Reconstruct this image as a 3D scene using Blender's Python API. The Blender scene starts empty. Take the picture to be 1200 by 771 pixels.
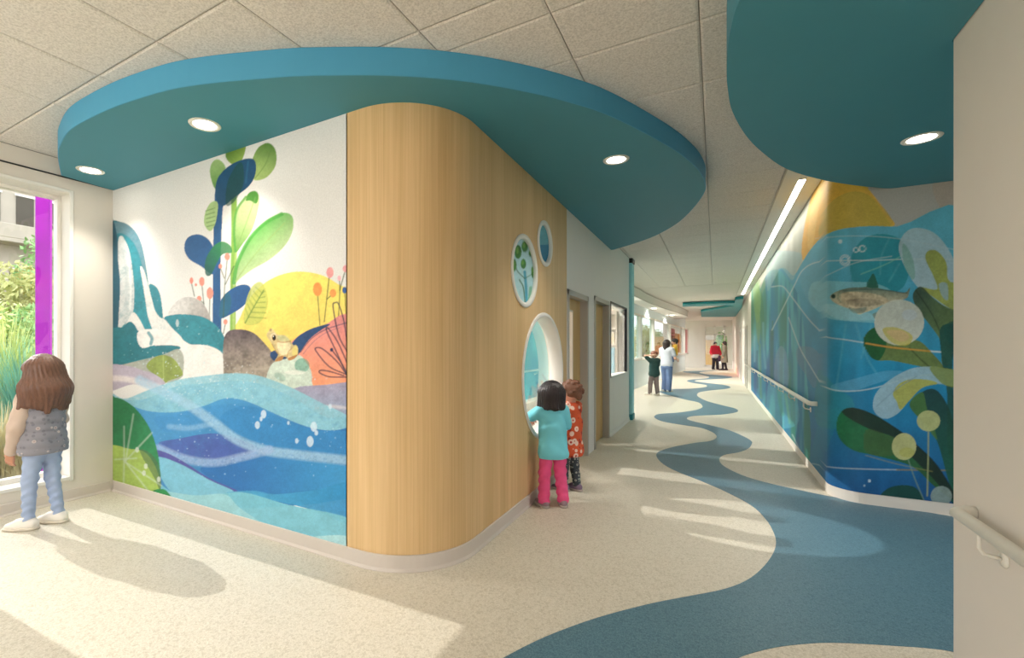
import bpy, bmesh, math, random
import numpy as np
from mathutils import Vector, Matrix
from mathutils.geometry import tessellate_polygon

# ------------------------------------------------------------------ camera
SC = bpy.context.scene
CX, VPX, HOR, EYE = 526.0, 838.5, 406.0, 1.4          # principal x, corridor vanishing x, horizon y, eye height
FPX = math.sqrt((VPX - CX) * (CX + 420.0))
YAW = math.atan((VPX - CX) / FPX)
CT, ST = math.cos(YAW), math.sin(YAW)
cam_d = bpy.data.cameras.new('camera')
cam_d.sensor_fit = 'HORIZONTAL'; cam_d.sensor_width = 36.0
cam_d.lens = FPX * 36.0 / 1200.0
cam_d.shift_x = (600.0 - CX) / 1200.0
cam_d.shift_y = (HOR - 385.5) / 1200.0
cam_d.clip_start = 0.05; cam_d.clip_end = 300
cam = bpy.data.objects.new('camera', cam_d)
cam.location = (0, 0, EYE); cam.rotation_euler = (math.pi / 2, 0, YAW)
SC.collection.objects.link(cam); SC.camera = cam

# ------------------------------------------------------------------ world, sun, exposure
SUN_EL, SUN_AZ = math.radians(33.0), math.radians(2.0)
W = bpy.data.worlds.new('world'); SC.world = W; W.use_nodes = True
wn = W.node_tree.nodes; wl = W.node_tree.links
for n in list(wn): wn.remove(n)
bgn = wn.new('ShaderNodeBackground'); bgn.inputs[0].default_value = (0.90, 0.95, 1.0, 1); bgn.inputs[1].default_value = 1.25   # bright overcast-white sky
won = wn.new('ShaderNodeOutputWorld'); wl.new(bgn.outputs[0], won.inputs[0])
sd = bpy.data.lights.new('sun', 'SUN'); sd.energy = 1.1; sd.angle = math.radians(0.4); sd.color = (1.0, 0.97, 0.92)
sun = bpy.data.objects.new('sun', sd); SC.collection.objects.link(sun)
sdir = Vector((math.cos(SUN_EL) * math.cos(SUN_AZ), math.cos(SUN_EL) * math.sin(SUN_AZ), -math.sin(SUN_EL)))
sun.rotation_euler = sdir.to_track_quat('-Z', 'Y').to_euler()
sun.location = (-30, 0, 25)
vs = SC.view_settings
vs.view_transform = 'Standard'; vs.look = 'None'; vs.gamma = 1.0; vs.use_curve_mapping = False
vs.exposure = 1.3

# ------------------------------------------------------------------ pixel -> place
def ray(px, py):
    u = (px - CX) / FPX; v = (HOR - py) / FPX
    return (-ST + u * CT, CT + u * ST, v)
def on_z(px, py, z):
    r = ray(px, py); t = (z - EYE) / r[2]; return (r[0] * t, r[1] * t)
def project(P):
    x, y, z = P[..., 0], P[..., 1], P[..., 2] - EYE
    d = -ST * x + CT * y; u = CT * x + ST * y
    return CX + FPX * u / d, HOR - FPX * z / d

# ------------------------------------------------------------------ materials
def lin(c):
    c = np.asarray(c, float) / 255.0
    return np.where(c <= 0.04045, c / 12.92, ((c + 0.055) / 1.055) ** 2.4)
def L4(c): a = lin(c); return (float(a[0]), float(a[1]), float(a[2]), 1.0)
MATS = {}
def newmat(name):
    m = bpy.data.materials.new(name); m.use_nodes = True
    nt = m.node_tree; b = nt.nodes['Principled BSDF']; MATS[name] = m
    return m, nt, b
def simple(name, rgb, rough=0.6, metal=0.0, var=0.06, scale=8.0, bump=0.0, bscale=60.0, coords='Object', spec=0.5, stretch=(1, 1, 1)):
    m, nt, b = newmat(name)
    b.inputs['Roughness'].default_value = rough; b.inputs['Metallic'].default_value = metal
    b.inputs['Specular IOR Level'].default_value = spec
    tc = nt.nodes.new('ShaderNodeTexCoord'); mp = nt.nodes.new('ShaderNodeMapping')
    mp.inputs['Scale'].default_value = stretch
    nt.links.new(tc.outputs[coords], mp.inputs[0])
    nz = nt.nodes.new('ShaderNodeTexNoise'); nz.inputs['Scale'].default_value = scale; nz.inputs['Detail'].default_value = 4
    nt.links.new(mp.outputs[0], nz.inputs['Vector'])
    c = np.array(L4(rgb)[:3])
    mx = nt.nodes.new('ShaderNodeMix'); mx.data_type = 'RGBA'
    mx.inputs[6].default_value = (*np.clip(c * (1 - var), 0, 1), 1); mx.inputs[7].default_value = (*np.clip(c * (1 + var), 0, 1), 1)
    nt.links.new(nz.outputs['Fac'], mx.inputs[0]); nt.links.new(mx.outputs[2], b.inputs['Base Color'])
    if bump:
        n2 = nt.nodes.new('ShaderNodeTexNoise'); n2.inputs['Scale'].default_value = bscale; n2.inputs['Detail'].default_value = 3
        nt.links.new(mp.outputs[0], n2.inputs['Vector'])
        bp = nt.nodes.new('ShaderNodeBump'); bp.inputs['Strength'].default_value = bump; bp.inputs['Distance'].default_value = 0.01
        nt.links.new(n2.outputs['Fac'], bp.inputs['Height']); nt.links.new(bp.outputs[0], b.inputs['Normal'])
    return m
def emit(name, rgb, s):
    m, nt, b = newmat(name)
    b.inputs['Base Color'].default_value = L4(rgb); b.inputs['Emission Color'].default_value = L4(rgb)
    b.inputs['Emission Strength'].default_value = s
    return m
def glass(name, tint=(255, 255, 255), rough=0.0, refl=0.08):
    m, nt, b = newmat(name); nt.nodes.remove(b)
    out = nt.nodes['Material Output']
    tr = nt.nodes.new('ShaderNodeBsdfTransparent'); tr.inputs[0].default_value = L4(tint)
    gl = nt.nodes.new('ShaderNodeBsdfGlossy'); gl.inputs['Roughness'].default_value = rough + 0.02
    lw = nt.nodes.new('ShaderNodeLayerWeight'); lw.inputs[0].default_value = 0.25
    ml = nt.nodes.new('ShaderNodeMath'); ml.operation = 'MULTIPLY_ADD'; ml.inputs[1].default_value = 0.5; ml.inputs[2].default_value = refl * 0.4
    nt.links.new(lw.outputs['Fresnel'], ml.inputs[0])
    mx = nt.nodes.new('ShaderNodeMixShader')
    nt.links.new(ml.outputs[0], mx.inputs[0]); nt.links.new(tr.outputs[0], mx.inputs[1]); nt.links.new(gl.outputs[0], mx.inputs[2])
    nt.links.new(mx.outputs[0], out.inputs[0])
    return m
def speckle(name, base, dark, light, rough=0.45, scale=150.0):
    """terrazzo-like resilient flooring: base with fine darker and lighter chips"""
    m, nt, b = newmat(name); b.inputs['Roughness'].default_value = rough; b.inputs['Specular IOR Level'].default_value = 0.35
    tc = nt.nodes.new('ShaderNodeTexCoord')
    def vor(sc):
        v = nt.nodes.new('ShaderNodeTexVoronoi'); v.inputs['Scale'].default_value = sc
        nt.links.new(tc.outputs['Object'], v.inputs['Vector'])
        s = nt.nodes.new('ShaderNodeSeparateColor'); nt.links.new(v.outputs['Color'], s.inputs[0]); return s
    def mix(a, bcol, fac, lo, hi, amt):
        mr = nt.nodes.new('ShaderNodeMapRange'); mr.inputs[1].default_value = lo; mr.inputs[2].default_value = hi; mr.inputs[4].default_value = amt
        nt.links.new(fac, mr.inputs[0])
        mx = nt.nodes.new('ShaderNodeMix'); mx.data_type = 'RGBA'
        nt.links.new(mr.outputs[0], mx.inputs[0])
        if isinstance(a, tuple): mx.inputs[6].default_value = a
        else: nt.links.new(a, mx.inputs[6])
        mx.inputs[7].default_value = bcol
        return mx.outputs[2]
    s1 = vor(scale); s2 = vor(scale * 1.7); s3 = vor(scale * 0.55)
    c = mix(L4(base), L4(dark), s1.outputs[0], 0.6, 0.8, 0.55)
    c = mix(c, L4(light), s2.outputs[1], 0.6, 0.85, 0.6)
    c = mix(c, L4(dark), s3.outputs[2], 0.8, 0.95, 0.5)
    nt.links.new(c, b.inputs['Base Color'])
    return m
def vcol(name, rough=0.55, var=0.06):
    """print: colours held by the mesh's colour attribute, with fine paper grain"""
    m, nt, b = newmat(name); b.inputs['Roughness'].default_value = rough; b.inputs['Specular IOR Level'].default_value = 0.3
    at = nt.nodes.new('ShaderNodeAttribute'); at.attribute_name = 'print'
    tc = nt.nodes.new('ShaderNodeTexCoord'); nz = nt.nodes.new('ShaderNodeTexNoise'); nz.inputs['Scale'].default_value = 90; nz.inputs['Detail'].default_value = 4
    nt.links.new(tc.outputs['Object'], nz.inputs['Vector'])
    mr = nt.nodes.new('ShaderNodeMapRange'); mr.inputs[1].default_value = 0.3; mr.inputs[2].default_value = 0.7; mr.inputs[3].default_value = 1 - var; mr.inputs[4].default_value = 1 + var
    nt.links.new(nz.outputs['Fac'], mr.inputs[0])
    mx = nt.nodes.new('ShaderNodeVectorMath'); mx.operation = 'SCALE'
    nt.links.new(at.outputs['Color'], mx.inputs[0]); nt.links.new(mr.outputs[0], mx.inputs['Scale']); nt.links.new(mx.outputs[0], b.inputs['Base Color'])
    return m

simple('wall_paint', (222, 214, 203), 0.75, var=0.015, bump=0.02, bscale=200)
simple('white_paint', (232, 229, 222), 0.6, var=0.02)
simple('cream_trim', (222, 212, 198), 0.5, var=0.02)
simple('frame_grey', (190, 183, 174), 0.5, var=0.02)
simple('corridor_paint', (238, 234, 228), 0.75, var=0.015)
simple('pale_wall', (226, 238, 241), 0.7, var=0.06, scale=2)
simple('base_trim', (206, 196, 186), 0.45, var=0.02)
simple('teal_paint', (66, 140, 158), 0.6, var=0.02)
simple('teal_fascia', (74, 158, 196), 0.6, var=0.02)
simple('teal_column', (146, 212, 220), 0.5, var=0.02)
simple('teal_deep', (28, 140, 150), 0.5, var=0.02)
simple('dark_metal', (52, 50, 52), 0.4, metal=0.6)
simple('steel', (190, 188, 184), 0.3, metal=0.9)
simple('rail_paint', (226, 220, 206), 0.35, var=0.02)
simple('ground_soil', (122, 118, 84), 0.95, var=0.3, scale=3)
simple('concrete', (186, 176, 160), 0.9, var=0.12, scale=2)
simple('concrete_dark', (92, 84, 74), 0.9, var=0.2, scale=2)
simple('grid_metal', (150, 144, 134), 0.6)
speckle('floor_beige', (212, 204, 187), (186, 177, 156), (232, 226, 212))
speckle('floor_blue', (84, 121, 138), (62, 99, 118), (112, 146, 158))
glass('glass')
glass('glass_magenta', (228, 100, 236), refl=0.1)
_m = MATS['glass_magenta'].node_tree; _mx = [n for n in _m.nodes if n.type == 'MIX_SHADER'][0]
_t = _m.nodes.new('ShaderNodeBsdfTranslucent'); _t.inputs[0].default_value = L4((190, 50, 200)); _m2 = _m.nodes.new('ShaderNodeMixShader'); _m2.inputs[0].default_value = 0.35
_m.links.new(_mx.outputs[0], _m2.inputs[1]); _m.links.new(_t.outputs[0], _m2.inputs[2]); _m.links.new(_m2.outputs[0], _m.nodes['Material Output'].inputs[0])
glass('glass_violet', (205, 185, 240)); glass('glass_pink', (252, 190, 200)); glass('glass_orange', (255, 214, 160)); glass('glass_green', (240, 249, 244))
emit('lamp_lens', (255, 247, 232), 9.0)
emit('opal_lens', (255, 247, 236), 16.0)
simple('bin_sand', (214, 196, 160), 0.6); simple('bin_blue', (126, 190, 214), 0.5); simple('cyan_panel', (110, 200, 208), 0.5)
simple('magenta_edge', (190, 40, 200), 0.3); simple('bark', (104, 84, 62), 0.9, var=0.2)
simple('leaf_olive', (186, 186, 120), 0.7, var=0.35, scale=3); simple('leaf_mid', (146, 184, 118), 0.7, var=0.35, scale=3); simple('leaf_light', (204, 216, 140), 0.7, var=0.3, scale=3)
simple('leaf_teal', (130, 190, 168), 0.7, var=0.3, scale=3); simple('leaf_dry', (210, 200, 156), 0.8, var=0.3, scale=3)
emit('linear_lens', (255, 246, 232), 9.0)

def wood(name, c1, c2):
    m, nt, b = newmat(name); b.inputs['Roughness'].default_value = 0.5; b.inputs['Specular IOR Level'].default_value = 0.35
    tc = nt.nodes.new('ShaderNodeTexCoord')
    def nz(sx, sz, det):
        mp = nt.nodes.new('ShaderNodeMapping'); mp.inputs['Scale'].default_value = (sx, sx, sz); nt.links.new(tc.outputs['Object'], mp.inputs[0])
        n = nt.nodes.new('ShaderNodeTexNoise'); n.inputs['Scale'].default_value = 1.0; n.inputs['Detail'].default_value = det; n.inputs['Roughness'].default_value = 0.6
        nt.links.new(mp.outputs[0], n.inputs['Vector']); return n
    a = nz(95, 0.9, 3); d = nz(5, 0.35, 2)
    ad = nt.nodes.new('ShaderNodeMath'); ad.operation = 'MULTIPLY_ADD'; ad.inputs[1].default_value = 0.55
    nt.links.new(d.outputs['Fac'], ad.inputs[0])
    ml = nt.nodes.new('ShaderNodeMath'); ml.operation = 'MULTIPLY'; ml.inputs[1].default_value = 0.55
    nt.links.new(a.outputs['Fac'], ml.inputs[0]); nt.links.new(ml.outputs[0], ad.inputs[2])
    rp = nt.nodes.new('ShaderNodeValToRGB'); rp.color_ramp.elements[0].position = 0.38; rp.color_ramp.elements[1].position = 0.72
    rp.color_ramp.elements[0].color = L4(c1); rp.color_ramp.elements[1].color = L4(c2)
    nt.links.new(ad.outputs[0], rp.inputs[0]); nt.links.new(rp.outputs[0], b.inputs['Base Color'])
    return m
wood('maple', (204, 168, 116), (228, 194, 144)); wood('door_wood', (200, 160, 100), (222, 186, 130))

def tile_mat():
    m, nt, b = newmat('acoustic_tile'); b.inputs['Roughness'].default_value = 0.9; b.inputs['Specular IOR Level'].default_value = 0.1
    tc = nt.nodes.new('ShaderNodeTexCoord'); oi = nt.nodes.new('ShaderNodeNewGeometry')
    n1 = nt.nodes.new('ShaderNodeTexNoise'); n1.inputs['Scale'].default_value = 95; n1.inputs['Detail'].default_value = 5; n1.inputs['Roughness'].default_value = 0.7
    nt.links.new(oi.outputs['Position'], n1.inputs['Vector'])
    rp = nt.nodes.new('ShaderNodeValToRGB'); rp.color_ramp.elements[0].position = 0.36; rp.color_ramp.elements[1].position = 0.6
    rp.color_ramp.elements[0].color = L4((204, 198, 190)); rp.color_ramp.elements[1].color = L4((236, 230, 223))
    nt.links.new(n1.outputs['Fac'], rp.inputs[0]); nt.links.new(rp.outputs[0], b.inputs['Base Color'])
    bp = nt.nodes.new('ShaderNodeBump'); bp.inputs['Strength'].default_value = 0.35; bp.inputs['Distance'].default_value = 0.006
    nt.links.new(n1.outputs['Fac'], bp.inputs['Height']); nt.links.new(bp.outputs[0], b.inputs['Normal'])
tile_mat()
vcol('mural_print')

# ------------------------------------------------------------------ mesh helpers
COL = SC.collection
def link(name, me, mat, parent=None, smooth=False):
    if mat is not None: me.materials.append(MATS[mat] if isinstance(mat, str) else mat)
    if smooth: me.polygons.foreach_set('use_smooth', [True] * len(me.polygons))
    o = bpy.data.objects.new(name, me); COL.objects.link(o)
    if parent is not None: o.parent = parent
    return o
def empty(name, loc=(0, 0, 0), rz=0.0):
    o = bpy.data.objects.new(name, None); COL.objects.link(o); o.location = loc; o.rotation_euler = (0, 0, rz); o.empty_display_size = 0.1
    return o
def tag(o, label, cat, group=None):
    o['label'] = label; o['category'] = cat
    if group: o['group'] = group
    return o
def struct(o): o['kind'] = 'structure'; return o
class MB:
    def __init__(s): s.v = []; s.f = []
    def add(s, vs, fs):
        n = len(s.v); s.v += [tuple(p) for p in vs]; s.f += [tuple(i + n for i in q) for q in fs]; return s
    def box(s, x0, x1, y0, y1, z0, z1, M=None):
        p = [(x, y, z) for z in (z0, z1) for y in (y0, y1) for x in (x0, x1)]
        if M is not None: p = [tuple(M @ Vector(q)) for q in p]
        return s.add(p, [(0, 2, 3, 1), (4, 5, 7, 6), (0, 1, 5, 4), (2, 6, 7, 3), (0, 4, 6, 2), (1, 3, 7, 5)])
    def bbox(s, x0, x1, y0, y1, z0, z1, b=0.004):
        """box with chamfered edges"""
        bm = bmesh.new(); bmesh.ops.create_cube(bm, size=1.0)
        for v in bm.verts: v.co = Vector(((x0 + x1) / 2 + v.co.x * (x1 - x0), (y0 + y1) / 2 + v.co.y * (y1 - y0), (z0 + z1) / 2 + v.co.z * (z1 - z0)))
        bmesh.ops.bevel(bm, geom=bm.edges[:], offset=b, segments=1, affect='EDGES')
        bm.verts.index_update()
        s.add([v.co[:] for v in bm.verts], [[v.index for v in f.verts] for f in bm.faces]); bm.free(); return s
    def tube(s, pts, r, n=10, caps=True):
        pts = [Vector(p) for p in pts]; rs = r if isinstance(r, (list, tuple)) else [r] * len(pts)
        up = Vector((0, 0, 1)); rings = []; prev = None
        for i, p in enumerate(pts):
            d = (pts[min(i + 1, len(pts) - 1)] - pts[max(i - 1, 0)]).normalized()
            a = (up if prev is None else prev)
            if abs(d.dot(a)) > 0.98: a = Vector((1, 0, 0)) if abs(d.x) < 0.9 else Vector((0, 1, 0))
            e1 = (a - d * d.dot(a)).normalized(); prev = e1; e2 = d.cross(e1)
            rings.append([p + (e1 * math.cos(t) + e2 * math.sin(t)) * rs[i] for t in [2 * math.pi * k / n for k in range(n)]])
        vs = [q for rg in rings for q in rg]; fs = []
        for i in range(len(rings) - 1):
            for k in range(n): fs.append((i * n + k, i * n + (k + 1) % n, (i + 1) * n + (k + 1) % n, (i + 1) * n + k))
        if caps: fs += [tuple(range(n))[::-1], tuple((len(rings) - 1) * n + k for k in range(n))]
        return s.add(vs, fs)
    def lathe(s, prof, n=32, M=None):
        """prof: (r, z) pairs, closed loop about local z"""
        vs = []; fs = []; m = len(prof)
        for k in range(n):
            a = 2 * math.pi * k / n
            for r, z in prof: vs.append((r * math.cos(a), r * math.sin(a), z))
        for k in range(n):
            for i in range(m):
                j = (i + 1) % m; k2 = (k + 1) % n
                fs.append((k * m + i, k2 * m + i, k2 * m + j, k * m + j))
        if M is not None: vs = [tuple(M @ Vector(q)) for q in vs]
        return s.add(vs, fs)
    def prism(s, loop, z0, z1, M=None, holes=()):
        """loop: 2D polygon in xy, extruded z0..z1, holes are loops too"""
        loops = [list(loop)] + [list(h) for h in holes]
        flat = [p for l in loops for p in l]; n = len(flat)
        tris = tessellate_polygon([[Vector((p[0], p[1], 0)) for p in l] for l in loops])
        vs = [(p[0], p[1], z0) for p in flat] + [(p[0], p[1], z1) for p in flat]
        fs = []
        for t in tris:
            a, b, c = [Vector(flat[i]) for i in t]
            t = t if (b - a).cross(c - a) > 0 else t[::-1]
            fs.append(tuple(t[::-1])); fs.append(tuple(i + n for i in t))
        o = 0
        for li, l in enumerate(loops):
            m = len(l); area = sum(l[i][0] * l[(i + 1) % m][1] - l[(i + 1) % m][0] * l[i][1] for i in range(m))
            flip = (area < 0) != (li > 0)
            for i in range(m):
                a, b = o + i, o + (i + 1) % m
                q = (a, b, b + n, a + n); fs.append(q[::-1] if flip else q)
            o += m
        if M is not None: vs = [tuple(M @ Vector(q)) for q in vs]
        return s.add(vs, fs)
    def mesh(s, name):
        me = bpy.data.meshes.new(name); me.from_pydata(s.v, [], s.f); me.update(); return me
    def build(s, name, mat, parent=None, smooth=False): return link(name, s.mesh(name), mat, parent, smooth)
def ribbon(mb, a0, a1, z0, z1, holes, c0, c1, M):
    """wall with a row of openings that share one height: holes = [(a, b)], (lo, hi) taken from z0h/z1h"""
    h0, h1 = holes[0][2], holes[0][3]
    mb.box(a0, a1, z0, h0, c0, c1, M); mb.box(a0, a1, h1, z1, c0, c1, M); x = a0
    for a, b, _, _ in holes:
        if a > x + 1e-4: mb.box(x, a, h0, h1, c0, c1, M)
        x = b
    if a1 > x + 1e-4: mb.box(x, a1, h0, h1, c0, c1, M)
    return mb
# plate in the X = const plane: loop in (y, z), thickness towards -X ; in the Y = const plane: loop in (x, z)
def MX(x): return Matrix(((0, 0, 1, x), (1, 0, 0, 0), (0, 1, 0, 0), (0, 0, 0, 1)))
def MY(y): return Matrix(((1, 0, 0, 0), (0, 0, 1, y), (0, 1, 0, 0), (0, 0, 0, 1)))
def rect(a0, a1, b0, b1): return [(a0, b0), (a1, b0), (a1, b1), (a0, b1)]
def circ(cx, cy, r, n=48): return [(cx + r * math.cos(2 * math.pi * k / n), cy + r * math.sin(2 * math.pi * k / n)) for k in range(n)]
def spline(pts, sub=6, closed=True):
    pts = [np.array(p, float) for p in pts]; n = len(pts); out = []
    rng = range(n) if closed else range(n - 1)
    for i in rng:
        p1, p2 = pts[i], pts[(i + 1) % n]
        p0 = pts[(i - 1) % n] if (closed or i > 0) else p1 * 2 - p2
        p3 = pts[(i + 2) % n] if (closed or i < n - 2) else p2 * 2 - p1
        for k in range(sub):
            t = k / sub
            out.append(0.5 * ((2 * p1) + (-p0 + p2) * t + (2 * p0 - 5 * p1 + 4 * p2 - p3) * t * t + (-p0 + 3 * p1 - 3 * p2 + p3) * t ** 3))
    if not closed: out.append(pts[-1])
    return [tuple(p) for p in out]

# ------------------------------------------------------------------ key planes (metres; +Y runs down the corridor)
XW = -1.426      # corridor's left wall and wood wall
XL = -5.09       # window wall
YM = 2.29        # waterfall mural wall
XR = 0.95        # corridor's right wall
YF = 5.42        # fish mural's front wall
ZC = 3.08        # ceiling
ZS = 2.92        # soffit over the corner
ZS2 = 2.77       # soffit over the alcove
YN = 2.93        # end of the near right wall
YE = 34.6        # far end
TH = 0.14
XR = 0.925; YF = 5.405
RC, RR = 0.53, 0.25                      # corner radii: wood corner, fish mural corner
def arc(cx, cy, r, a0, a1, n=14): return [(cx + r * math.cos(a0 + (a1 - a0) * k / n), cy + r * math.sin(a0 + (a1 - a0) * k / n)) for k in range(n + 1)]
D2R = math.pi / 180
# ------------------------------------------------------------------ floor
fl = MB()
fl.box(XL - 0.25, 3.6, -4.2, YM + TH, -0.12, 0); fl.box(-3.1, 3.6, YM + TH, 40.0, -0.12, 0)
floor = struct(fl.build('floor', 'floor_beige'))
LB = [(560,790),(590,771),(640,746),(700,724),(760,708),(800,700),(850,690),(880,677),(900,658),(909,640),(907,625),(897,608),(880,592),(850,576),(820,563),(790,551),(775,542),(769,533),(775,528),(790,523.5),(814,519),(831,517),(838.5,514),(839.6,510.6),(834,506),(820,501),(800,498),(777,494),(768,490),(767,487.5),(773,485),(794,483.5),(814,480.7),(822,478),(823,475.4),(818,471.4),(804,468.5),(787,464),(774,460),(774,458),(787,456),(808.5,455.4),(824,454),(828.5,452.5),(825.6,450.7),(811,448.5),(805,446.4),(810,444.8),(825.6,443.7),(831,442.3),(828.5,440.8),(817,438.2),(803,436.4),(803,435)]
RB = [(840,434.3),(820,436),(828.5,438.6),(848.5,440),(858.5,442),(848.5,443.7),(825.6,444.8),(815.6,445.7),(815.6,447),(831,449),(850,451.4),(856,453.8),(851,455.6),(837,457),(821,459.3),(817,462),(818.5,465),(828.5,470),(847,475),(861,478.5),(865,481.4),(860,483.7),(843,486),(820,487),(808.5,488.2),(805,490.4),(810,493),(833,498.5),(854,504),(872.7,512),(880.6,517),(881,520),(877,525.6),(865.6,530),(849,533),(843,538),(848,546),(870,557),(900,566),(940,575),(980,583),(1050,594)]
river = spline([on_z(p[0], p[1], 0) for p in LB + RB], 4)
# river mouth runs through the alcove and round under the viewer's right-hand side
i_end = (len(LB + RB) - 1) * 4
river = river[:i_end + 1] + [(1.7, 5.37), (3.5, 5.37), (3.5, 0.5), (2.0, 0.9)]
mouth = spline([(2.2, 2.7), (1.6, 2.9), (1.25, 2.99)] + [on_z(px, py, 0) for px, py in [(1127,766),(1090,760),(1050,757),(1000,754),(960,753.5),(920,757),(890,763),(863,772),(830,790)]] + [(0.05, 1.7), (-0.25, 1.55)], 5, closed=False)
start = on_z(560, 790, 0)
river = river[:-2] + [(3.5, 2.5)] + mouth
rv = MB().prism(river, 0.0002, 0.0018).build('river_inlay', 'floor_blue', floor)
rv['label'] = 'blue speckled river winding along the beige floor'
gnd = struct(MB().box(-60, 30, -30, 70, -0.4, -0.14).build('ground_outside', 'ground_soil'))

# ------------------------------------------------------------------ ceiling with lay-in tiles
cl = MB(); cl.box(XL - 0.25, 3.6, -4.2, YM + TH, ZC + 0.018, ZC + 0.25); cl.box(-3.1, 3.6, YM + TH, 40.0, ZC + 0.018, ZC + 0.25)
ceiling = struct(cl.build('ceiling', 'grid_metal'))
GX = [-0.072 + 0.6513 * k for k in range(-12, 8)]; GY = [1.417 + 0.652 * k for k in range(-2, 30)]
tile_cache = {}
def tile_mesh(w, d):
    key = (round(w, 3), round(d, 3))
    if key not in tile_cache:
        b = MB(); e = 0.012
        lo = rect(e, w - e, e, d - e); up = rect(0, w, 0, d)
        v = [(x, y, 0) for x, y in lo] + [(x, y, 0.006) for x, y in up] + [(x, y, 0.016) for x, y in up]
        b.add(v, [(3, 2, 1, 0)] + [(i, (i + 1) % 4, (i + 1) % 4 + 4, i + 4) for i in range(4)] + [(i + 4, (i + 1) % 4 + 4, (i + 1) % 4 + 8, i + 8) for i in range(4)] + [(8, 9, 10, 11)])
        me = b.mesh('ceiling_tile'); me.materials.append(MATS['acoustic_tile']); tile_cache[key] = me
    return tile_cache[key]
def tiles(x0, x1, y0, y1):
    for i in range(len(GX) - 1):
        for j in range(len(GY) - 1):
            a, b = max(GX[i], x0), min(GX[i + 1], x1); c, d = max(GY[j], y0), min(GY[j + 1], y1)
            if b - a < 0.05 or d - c < 0.05: continue
            g = 0.0025
            o = bpy.data.objects.new('ceiling_tile', tile_mesh(b - a - 2 * g, d - c - 2 * g)); COL.objects.link(o)
            o.location = (a + g, c + g, ZC); o.parent = ceiling
tiles(XL, XR, 0.2, YM); tiles(XW, XR, YM, 5.0); tiles(XW, 0.585, 5.0, 9.4); tiles(-2.2, 0.585, 9.4, 14.5)
MB().box(XL, XR, -4.0, 0.2, ZC, ZC + 0.016).build('ceiling_field', 'acoustic_tile', ceiling)
LC = [on_z(px, py, ZC) for px, py in [(745,336),(758,343.5),(772,350),(790,357),(800,361),(806,364.5)]]     # curved edge towards the lounge
edge = [(-2.2, 9.6), (-2.15, 11.5)] + LC + [(-1.35, 25.5), (-2.1, 26.2)]
edge = spline(edge, 5, closed=False)
far = [p for p in edge if p[1] > 14.5]
MB().prism([(-2.2, 14.5)] + far + [(-2.2, YE), (0.585, YE), (0.585, 14.5)], ZC, ZC + 0.016).build('ceiling_field', 'acoustic_tile', ceiling)
# the lounge's lower ceiling with its curved fascia
lc = struct(MB().prism([(-2.98, 9.6)] + edge + [(-2.98, 26.2)], 2.80, ZC - 0.002).build('ceiling_lounge', 'white_paint'))
MB().tube([(x + 0.012, y, ZC - 0.02) for x, y in edge], 0.018, 6).build('edge_bead', 'frame_grey', lc)
MB().tube([(x + 0.012, y, 2.80) for x, y in edge], 0.016, 6).build('edge_bead', 'frame_grey', lc)

# ------------------------------------------------------------------ walls
# mural wall and the painted room walls
struct(MB().box(XL, -2.0855, YM, YM + TH, 0, ZC).build('wall_center', 'white_paint'))
# wood wall: rounded corner, then flat with the three portholes
PORT = [(4.32, 1.12, 0.575), (3.79, 2.05, 0.285), (4.335, 2.39, 0.19)]
YWE = 5.095
out = arc(XW - RC, YM + RC, RC, -90 * D2R, 0, 18); inn = arc(XW - RC, YM + RC, RC - TH, -90 * D2R, 0, 18)
XB = -2.085
wd = MB()
loop = [(XB, YM)] + out + inn[::-1] + [(XB, YM + TH)]
wd.prism([(p[0], p[1] ) for p in loop], 0.0, ZC)
wd.prism(rect(YM + RC, YWE, 0, ZC), XW - TH, XW, MX(0), holes=[circ(y, z, r) for y, z, r in PORT])
ww = struct(wd.build('wall_wood', 'maple'))
# painted corridor wall beyond the wood: two doorways and a window
D1 = (5.16, 6.03, 1.99); D2 = (6.48, 7.40, 2.04); WN = (7.55, 9.08, 0.905, 2.11)
cw = MB().prism([(YWE, 0), (D1[0], 0), (D1[0], D1[2]), (D1[1], D1[2]), (D1[1], 0), (D2[0], 0), (D2[0], D2[2]), (D2[1], D2[2]), (D2[1], 0), (9.36, 0), (9.36, ZC), (YWE, ZC)],
                XW - TH, XW, MX(0), holes=[rect(WN[0], WN[1], WN[2], WN[3])])
struct(cw.build('wall_corridor_left', 'corridor_paint'))
# window wall on the left
WIN = (0.85, 1.945, 0.19, 2.795); WIN2 = (-3.6, -0.7)
wlft = ribbon(MB(), -4.0, YM + TH, 0, ZC, [(WIN2[0], WIN2[1], WIN[2], WIN[3]), WIN], XL - 0.25, XL, MX(0))
struct(wlft.build('wall_left', 'wall_paint'))
gr = struct(MB().bbox(XL, XL + 0.012, -3.95, YM - 0.01, ZS, ZS + 0.012, 0.003).build('trim_1', 'dark_metal'))
# back of the lobby: unseen glazed front, openings enlarged to let in more light
bk = ribbon(MB(), XL - 0.25, XR + 0.2, 0, ZC, [(-5.0, -2.15, 0.1, 2.98), (-2.05, 0.85, 0.1, 2.98)], -4.2, -4.0, MY(0))
struct(bk.build('wall_back', 'wall_paint'))
# near right wall
struct(MB().box(XR, XR + 0.16, -4.0, YN, 0, ZC).build('wall_right', 'wall_paint'))
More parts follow.
